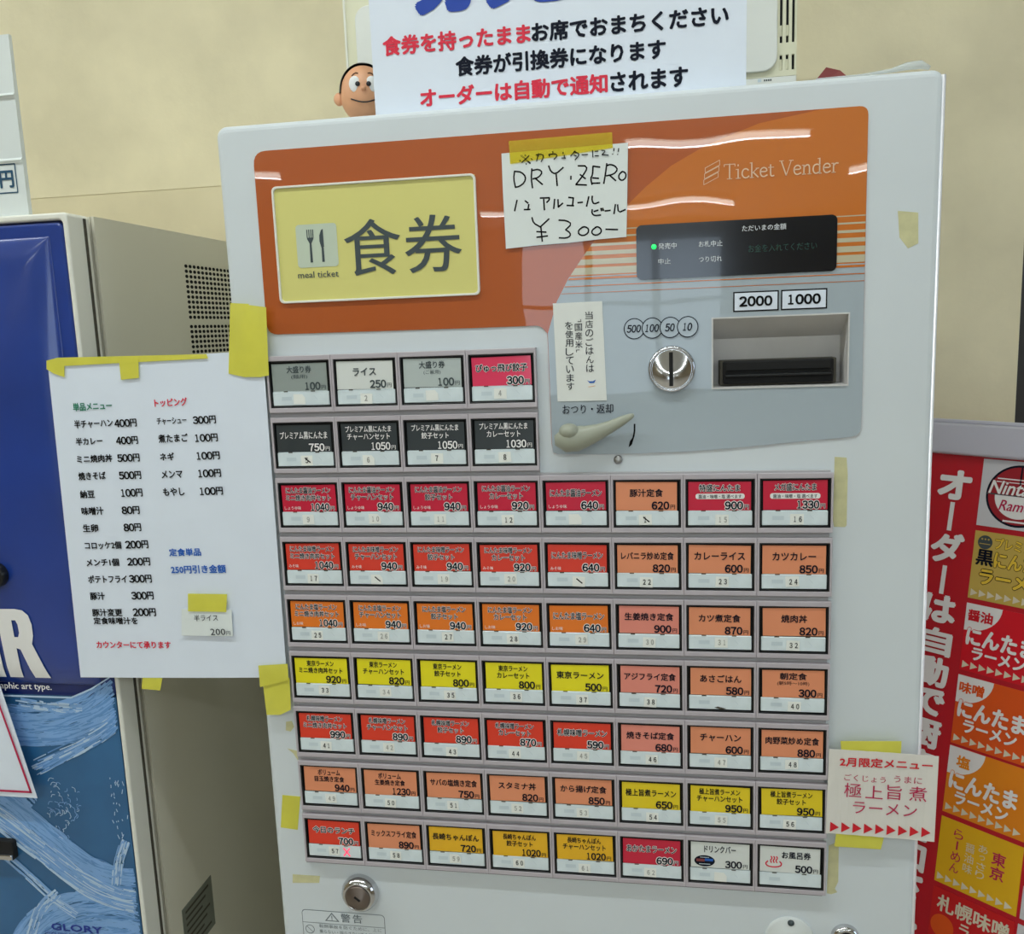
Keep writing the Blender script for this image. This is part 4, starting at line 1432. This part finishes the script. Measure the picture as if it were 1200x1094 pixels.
vs, fs = [], []
NX, NZ = 60, 60
for j in range(NZ + 1):
    for i in range(NX + 1):
        fu = math.sin((i / NX - .5) * PI) * .5 + .5
        fv = math.sin((j / NZ - .5) * PI) * .5 + .5
        x = BX0 + .030 + fu * (-.2105 - BX0 - .030)
        z = .9600 + fv * .4425
        vs.append((x, .0012 - pillow(x, z), z))
for j in range(NZ):
    for i in range(NX):
        a = j * (NX + 1) + i
        fs.append([a, a + 1, a + NX + 2, a + NX + 1])
b.add(vs, fs, M_blue, True)
BP = b.build('blue_panel', BM)
b = MB()
yb2 = -.0038
W_, H_ = .0460, .0752
RX_ = -.3085


def q_(pts):
    return [(RX_ + p[0] * W_, .9680 + p[1] * H_) for p in pts]


plate(b, q_([(0, 0), (.33, 0), (.33, .44), (.42, .42), (.62, 0), (1.0, 0), (.72, .50), (.78, .62), (.79, .78), (.74, .91), (.62, .98), (.45, 1.0), (0, 1.0)]),
      [q_([(.33, .60), (.42, .60), (.46, .66), (.46, .78), (.42, .84), (.33, .84)])], -.0002, .0002, M_w)
b.poly([(-.3560, .9680), (-.3130, .9680), (-.3130, .9810), (-.3400, .9810), (-.3400, 1.0000), (-.3160, 1.0000), (-.3160, 1.0120), (-.3400, 1.0120), (-.3400, 1.0300), (-.3130, 1.0300), (-.3130, 1.0432), (-.3560, 1.0432)], -.0002, M_w)
# the letters follow the bulge of the panel: subdivide and push out
bm = bmesh.new()
for p in b.v:
    bm.verts.new(p)
bm.verts.ensure_lookup_table()
for f in b.f:
    if any(b.v[i][1] > -.00015 for i in f):
        continue        # front faces only
    try:
        bm.faces.new([bm.verts[i] for i in f])
    except ValueError:
        pass
bmesh.ops.triangulate(bm, faces=bm.faces[:])
bmesh.ops.subdivide_edges(bm, edges=bm.edges[:], cuts=5, use_grid_fill=True)
bm.verts.index_update()
b = MB()
b.add([(v.co.x, .0012 - pillow(v.co.x, v.co.z) - .0012, v.co.z) for v in bm.verts], [[v.index for v in f.verts] for f in bm.faces], M_w, True)
bm.free()
b.build('lettering', BP)
b = MB()
b.lathe([(.0125, 0), (.0125, .006), (.0110, .009), (0, .0095)], M_black, (-.3010, .0012 - pillow(-.301, 1.079), 1.0790), 28)
b.build('knob', BP)
# lower printed panel: steel blue with brush strokes
b = MB()
plate(b, [(BX0 + .022, .06), (-.1960, .06), (-.1960, .9475), (BX0 + .022, .9475)], [], .0010, .008, M_poster_dk)
PP = b.build('printed_panel', BM, 'lower front panel printed with pale blue brush strokes')
b = MB()
b.poly([(BX0 + .022, .9455), (-.2425, .9468), (-.2185, .9570), (-.1968, .9700), (-.1968, .9715), (-.2190, .9586), (-.2425, .9486), (BX0 + .022, .9475)], -.0037, M_poster_wh)
b.text('graphic art type.', -.3300, .9533, .0670, .0090, M_w, y=yb2, weight=.012)
b.build('lettering', PP)
b = MB()
b.poly([(BX0 + .022, .9475), (-.2425, .9475), (-.2185, .9575), (-.1966, .9705), (-.1966, .99), (BX0 + .022, .99)], .0012, M_bluedk)
b.build('panel_border', PP)


def brush(mb, path, width, n, mats, y, rag=.12, fill=.7, wb_=.0011):
    """a dry brush stroke: many thin bristle ribbons that start and stop unevenly along a path"""
    P = [Vector(p) for p in path]
    for _ in range(3):
        Q = [P[0]]
        for i in range(len(P) - 1):
            Q += [P[i].lerp(P[i + 1], .25), P[i].lerp(P[i + 1], .75)]
        P = Q + [P[-1]]
    L = [0]
    for i in range(1, len(P)):
        L.append(L[-1] + (P[i] - P[i - 1]).length)

    def at(s):
        s = min(max(s, 0), L[-1])
        for i in range(1, len(P)):
            if s <= L[i]:
                f = (s - L[i - 1]) / (L[i] - L[i - 1])
                d = (P[i] - P[i - 1]).normalized()
                return P[i - 1].lerp(P[i], f), Vector((-d.y, d.x))
        d = (P[-1] - P[-2]).normalized()
        return P[-1], Vector((-d.y, d.x))
    for k in range(n):
        off = (random.random() - .5) * width
        ph, wob = random.uniform(0, 6), random.uniform(0, .05) * width
        s = random.uniform(0, rag) * L[-1]
        while s < L[-1] * (1 - random.uniform(0, rag)):
            seg = random.uniform(.1, .6) * L[-1] * fill
            e = min(s + seg, L[-1])
            pts = []
            m_ = max(3, int((e - s) / .006))
            for i in range(m_ + 1):
                p, nn = at(s + (e - s) * i / m_)
                o2 = off + wob * math.sin(ph + i * .7)
                pts.append((p.x + nn.x * o2, p.y + nn.y * o2))
            pts = [p for p in pts if p[0] < -.1970 and p[1] > .60 and p[1] < .9465 + max(0, (p[0] + .2425) * .45)]
            if len(pts) > 1:
                mb.stroke(pts, wb_ * random.uniform(.5, 1.7), y - random.random() * .0002, random.choice(mats))
            s = e + random.uniform(.0, .25) * L[-1] * (1 - fill)


b = MB()
LM = [M_poster_lt, M_poster_lt, M_poster_md]
brush(b, [(-.335, .915), (-.29, .912), (-.25, .920), (-.215, .935), (-.19, .955)], .044, 130, LM, .0006, fill=.95)
brush(b, [(-.300, .865), (-.26, .885), (-.22, .905), (-.195, .925)], .018, 26, [M_poster_lt, M_poster_wh, M_poster_md], .0005, fill=.6)
brush(b, [(-.310, .940), (-.27, .935), (-.235, .935)], .010, 16, [M_poster_wh, M_poster_lt], .0004, fill=.4)
brush(b, [(-.40, .850), (-.345, .822), (-.300, .785), (-.260, .750), (-.215, .735), (-.19, .737)], .044, 150, LM, .0006, fill=.93)
brush(b, [(-.36, .815), (-.30, .770), (-.255, .735), (-.215, .720), (-.19, .720)], .026, 34, [M_poster_wh, M_poster_lt], .0003, fill=.55)
brush(b, [(-.36, .775), (-.325, .745), (-.295, .715), (-.27, .700)], .010, 20, [M_poster_lt, M_poster_wh], .0004, fill=.7)
brush(b, [(-.34, .640), (-.31, .680), (-.27, .700), (-.22, .705), (-.19, .700)], .055, 120, LM, .0006, fill=.93)
brush(b, [(-.30, .63), (-.25, .655), (-.19, .665)], .050, 90, LM, .0006, fill=.93)
brush(b, [(-.335, .66), (-.315, .705), (-.290, .725)], .012, 18, [M_poster_wh, M_poster_lt], .0003, fill=.6)
brush(b, [(-.220, .735), (-.214, .765), (-.203, .790)], .010, 16, [M_poster_wh, M_poster_lt], .0003, fill=.5)
brush(b, [(-.318, .838), (-.305, .825)], .016, 16, [M_poster_lt], .0003, fill=.6)
for k in range(60):      # splashes
    cx, cz = random.gauss(-.268, .010), random.gauss(.822, .014)
    a = random.uniform(0, PI)
    l = random.uniform(.001, .005)
    b.stroke([(cx, cz), (cx + l * math.cos(a), cz + l * math.sin(a)), (cx + l * math.cos(a + .6) * 1.6, cz + l * math.sin(a + .6) * 1.6)], .0007, .0003, random.choice([M_poster_wh, M_poster_lt]))
for k in range(26):
    cx, cz = random.gauss(-.208, .004), random.uniform(.79, .86)
    a = random.uniform(1.0, 2.0)
    l = random.uniform(.001, .005)
    b.stroke([(cx, cz), (cx + l * math.cos(a), cz + l * math.sin(a))], .0008, .0003, M_poster_wh)
o = b.build('brush_strokes', PP)
b = MB()
b.text('GLORY', -.3020, .6800, .0600, .0078, M_glory, y=.0000, weight=.03)
b.text('Glory meal ticket machine', -.3110, .6740, .0640, .0042, M_glory, y=.0000, weight=.01)
b.build('maker_lettering', PP)
b = MB()
plate(b, rr(-.41, .7625, -.3310, .7845, .003), [], -.0060, .007, M_matblack, bev=.001)
b.box(-.41, -.3320, -.0085, -.0040, .7640, .7700, M_chrome, .0012)
b.build('coin_slot', BM, 'black coin slot with a chrome lip')

# poster with red border stuck on the blue machine
PS = thing('notice_sheet', 'white notice with a red border stuck on the blue machine below the big lettering', 'notice', (-.36, -.0100, .91), (0, 0, 0), local=True)
b = MB()
sheet(b, [(-.12, .075), (.0395, .070), (.0713, -.0700), (-.12, -.0705)], M_paper, 0.0, curl=lambda u, v: .002 * u * v)
b.build('paper', PS)
b = MB()
b.poly([(-.12, .0705 - .0035), (.0340, .0660 - .003), (.0345, .0680 - .003), (-.12, .0725 - .0035)], -.0026, M_redink)
b.poly([(.0330, .063), (.0640, -.0645), (.0664, -.0645), (.0352, .063)], -.0026, M_maginta)
b.poly([(-.12, -.0650), (.0655, -.0645), (.0650, -.0622), (-.12, -.0628)], -.0026, M_maginta)
b.disc(.0085, -.035, .003, -.0026, M_inkb, 12)
b.build('printed_border', PS)

# white placard standing on the blue machine
WP = thing('placard', 'glossy white placard with a boxed yen character standing on the blue ticket machine', 'sign', (-.40, .022, 1.424))
b = MB()
vs, fs = [], []
zs = [1.424, 1.474, 1.4765, 1.479, 1.5325, 1.535, 1.5375, 1.5893]
ys = [.020, .020, .0175, .020, .020, .0175, .020, .021]
for z, y in zip(zs, ys):
    vs += [(-.70, y, z), (-.2430, y, z), (-.2430, .025, z), (-.70, .025, z)]
for k in range(len(zs) - 1):
    a = 4 * k
    fs += [[a, a + 1, a + 5, a + 4], [a + 1, a + 2, a + 6, a + 5], [a + 2, a + 3, a + 7, a + 6], [a + 3, a, a + 4, a + 7]]
fs += [[0, 3, 2, 1], [4 * 7, 4 * 7 + 1, 4 * 7 + 2, 4 * 7 + 3]]
b.add(vs, fs, mat('glossy_card', (224, 230, 228), .15, coat=.5))
b.build('board', WP)
b = MB()
b.frame(-.70, 1.4470, -.2512, 1.4742, .0011, .0196, M_bluink if False else mat('ink_teal', (22, 74, 104), .5))
b.text('円', -.2690, 1.4525, .0140, .0152, b.mats[0], y=.0197, weight=.03)
b.build('lettering', WP)

# ------------------------------------------------------------------ sign board on the right
S_ = 1.1298
cam_p = Vector((0.35, -0.7661, 1.3017))
bo = cam_p + (Vector((.6663, .16, 1.1569)) - cam_p) * S_
h2 = Vector((0.75095, -0.66036, 0))
up = Vector((0.14425, 0.16404, 0.97585))
nn = up.cross(h2)       # points away behind the board
BR = Matrix((h2, nn, up)).transposed()
SB = thing('sign_board', 'leaning red menu board in an aluminium frame right of the white machine', 'sign', bo, BR.to_euler(), local=True)


def sv(v):
    return v * S_


b = MB()
b.box(sv(-.0570), sv(.27), .001, .012, sv(-.50), sv(.0015), M_red)
PNL = b.build('panel', SB)
b = MB()
b.box(sv(-.0570), sv(.30), -.008, .016, sv(.0015), sv(.0330), M_alu, .003, 3)
b.box(sv(-.0570), sv(.30), -.004, .016, sv(.0330), sv(.0372), M_alu, .0015)
b.box(sv(.27), sv(.30), -.008, .016, sv(-.50), sv(.0015), M_alu, .003)
b.box(sv(-.0570), sv(.30), -.008, .016, sv(-.515), sv(-.50), M_alu, .003)
b.build('frame', SB)
b = MB()
base = bo + up * sv(-.51) * 1.0
for xx in (.05, .26):
    p = Vector((sv(xx), .016, sv(-.05)))
    w = bo + BR @ p
    q = Vector((w.x + .10, w.y + .10, 0.012))
    ql = BR.transposed() @ (q - bo)
    b.tube([p, ql], [.008, .008], M_alu, 10)
    p2 = Vector((sv(xx), .016, sv(-.505)))
    w2 = bo + BR @ p2
    q2 = BR.transposed() @ (Vector((w2.x + .012, w2.y + .012, 0.012)) - bo)
    b.tube([p2, q2], [.010, .010], M_alu, 10)
b.build('easel_legs', SB)
b = MB()


def drift(z):
    return -z * .022 + .001


chars = [('オ', -.0155, .0270), ('|', -.0465, .0290), ('ダ', -.0790, .0280), ('|', -.1110, .0290), ('は', -.1420, .0260), ('自', -.1755, .0250), ('動', -.2050, .0270), ('で', -.2370, .0240), ('厨', -.2680, .0260), ('房', -.2990, .0270), ('に', -.3300, .0270), ('通', -.3600, .0270), ('知', -.3910, .0270), ('さ', -.4200, .0270), ('れ', -.4500, .0270)]
for ch, zt, h in chars:
    xc = -.0245 + drift(zt) * .8
    if ch == '|':
        b.rect(sv(xc - .0022), sv(zt - h), sv(xc + .0022), sv(zt), -.0003, M_w)
    else:
        b.text(ch, sv(xc - .0148), sv(zt - h), sv(.0296), sv(h), M_w, y=-.0001, weight=.05)
b.build('lettering', PNL)
K = {'logo': mat('sign_card_white', (212, 210, 214), .4), 'gold': mat('sign_card_gold', (206, 176, 84), .4, vary=.08, vscale=12), 'shoyu': mat('sign_card_red', (222, 10, 34), .4),
     'miso': mat('sign_card_orange', (232, 88, 14), .4), 'shio': mat('sign_card_tangerine', (238, 140, 18), .4), 'tokyo': mat('sign_card_yellow', (234, 182, 16), .4), 'sapporo': mat('sign_card_scarlet', (208, 22, 26), .4)}
M_goldtx = mat('gold_letter', (236, 200, 62), .4)
M_trig = mat('triangle_pale', (226, 216, 190), .5)
ROWS = [('logo', 0, -.0660), ('gold', -.0712, -.1382), ('shoyu', -.1432, -.2095), ('miso', -.2144, -.2822), ('shio', -.2848, -.3504), ('tokyo', -.3552, -.4192), ('sapporo', -.4242, -.4880)]
LBL = {'logo': 'white card with a round red emblem', 'gold': 'gold card', 'shoyu': 'red card', 'miso': 'orange card', 'shio': 'tangerine card', 'tokyo': 'yellow card with vertical writing', 'sapporo': 'scarlet card'}
for kind, zt, zb in ROWS:
    x0 = drift(zt)
    W = .0752
    b = MB()
    d0, d1 = drift(zt), drift(zb)
    plate(b, [(sv(d1), sv(zb)), (sv(d1 + W), sv(zb)), (sv(d0 + W), sv(zt)), (sv(d0), sv(zt))], [], 0.0, .0009, K[kind])
    CD = b.build('menu_panel', PNL, LBL[kind])
    b = MB()
    y = -.0002

    def tx(s, x, z, w, h, m, **k):
        b.text(s, sv(x0 + x), sv(zt + z), sv(w), sv(h), m, y=k.pop('y', y), **k)
    if kind == 'logo':
        cx, cz, r = sv(.0375), sv(-.0335), sv(.0300)
        b.disc(cx, cz, r, y, M_ink, 48)
        b.disc(cx, cz, r * .93, y - .0002, mat('emblem_red', (160, 22, 36), .45), 48)
        b.disc(cx, cz - r * .02, r * .72, y - .0004, M_w, 40, a0=PI, a1=2 * PI)
        b.rect(cx - r * .70, cz + r * .50, cx + r * .70, cz + r * .54, y - .0004, M_w)
        b.rect(cx - r * .76, cz + r * .40, cx + r * .76, cz + r * .43, y - .0004, M_w)
        b.rect(cx - r * .03, cz + r * .30, cx + r * .02, cz + r * .95, y - .0004, M_ink)
        b.poly([(cx - r * .98, cz - r * .02), (cx + r * .98, cz - r * .02), (cx + r * .98, cz + .0008), (cx - r * .95, cz + .0008)], y - .0005, M_inkg)
        b.text('Nintama', cx - r * .92, cz + r * .02, r * 1.84, r * .42, M_w, y=y - .0006, weight=.02, shear=.25, halo=mat('emblem_red_deep', (150, 24, 40), .5), hw=.03)
        b.text('Ramen', cx - r * .55, cz - r * .50, r * 1.10, r * .34, M_maginta, y=y - .0006, weight=.014, shear=.25)
        b.rect(cx - r * .38, cz - r * .86, cx + r * .38, cz - r * .80, y - .0006, M_w)
    elif kind == 'gold':
        b.disc(sv(x0 + .0105), sv(zt - .0105), sv(.0068), y, M_inkg, 24)
        for k in range(3):
            b.disc(sv(x0 + .0075 + k * .003), sv(zt - .0075), sv(.0009), y - .0002, K['gold'], 10)
        b.rect(sv(x0 + .0055), sv(zt - .0125), sv(x0 + .0155), sv(zt - .0118), y - .0002, K['gold'])
        tx('プレミアム', .0200, -.0150, .0420, .0105, M_goldtx, weight=.04, halo=M_ink, hw=.04)
        tx('黒', .0045, -.0330, .0155, .0150, M_ink, weight=.03)
        tx('にんたま', .0215, -.0330, .0500, .0145, M_goldtx, weight=.045, halo=M_ink, hw=.04)
        tx('ラーメン', .0100, -.0510, .0600, .0140, M_goldtx, weight=.045, halo=M_ink, hw=.04)
    elif kind in ('shoyu', 'miso', 'shio'):
        pts = [(0, 0)] + [(.0045 + .0290 * math.cos(t), -.0265 * math.sin(t)) for t in [(PI / 2) * i / 10 for i in range(11)]] + [(0.0006, -.0268)]
        b.poly([(sv(x0 + p[0]), sv(zt + p[1])) for p in pts[::-1]], y, M_w)
        s = {'shoyu': '醤油', 'miso': '味噌', 'shio': '塩'}[kind]
        mk = {'shoyu': M_arrow, 'miso': K['miso'], 'shio': K['shio']}[kind]
        if len(s) == 2:
            tx(s, .0030, -.0165, .0225, .0105, mk, weight=.035, y=y - .0002)
        else:
            tx(s, .0085, -.0180, .0120, .0110, mk, weight=.035, y=y - .0002)
        hl = {'shoyu': K['shoyu'], 'miso': K['miso'], 'shio': K['shio']}[kind]
        tx('にんたま', .0045, -.0400, .0610, .0165, M_w, weight=.05, halo=hl, hw=.03, y=y - .0003)
        tx('ラーメン', .0115, -.0535, .0480, .0115, M_w, weight=.045, halo=hl, hw=.03, y=y - .0003)
    elif kind == 'tokyo':
        b.vtext('らーめん', sv(x0 + .0180), sv(zt - .0060), sv(zt - .0500), sv(.0088), M_maginta, y=y, weight=.005)
        b.vtext('醤油味', sv(x0 + .0300), sv(zt - .0150), sv(zt - .0450), sv(.0085), M_trig, y=y)
        b.vtext('あっさり', sv(x0 + .0415), sv(zt - .0120), sv(zt - .0450), sv(.0080), M_trig, y=y)
        b.vtext('東京', sv(x0 + .0560), sv(zt - .0130), sv(zt - .0400), sv(.0120), M_maginta, y=y, weight=.02)
    else:
        tx('札幌味噌', .0060, -.0210, .0650, .0155, M_trig, weight=.025)
        tx('ラーメン', .0290, -.0370, .0440, .0130, M_trig, weight=.025)
        b.disc(sv(x0 + .0130), sv(zt - .0350), sv(.0110), y, K['miso'], 28)
    if kind != 'logo':
        for k in range(9):
            xx = sv(x0 + .0035 + k * .0078)
            zz = sv(zb + .0060)
            b.poly([(xx, zz - sv(.0036)), (xx + sv(.0066), zz), (xx, zz + sv(.0036))], y, M_trig)
    b.build('print', CD)
# second column, only its edge shows
for zt, zb, kk in ((-.355, -.385, 'tokyo'), (-.389, -.419, 'logo'), (-.4242, -.488, 'logo')):
    b = MB()
    plate(b, [(sv(.0885), sv(zb)), (sv(.16), sv(zb)), (sv(.16), sv(zt)), (sv(.0880), sv(zt))], [], 0.0, .0009, K[kk])
    b.build('menu_panel', PNL)
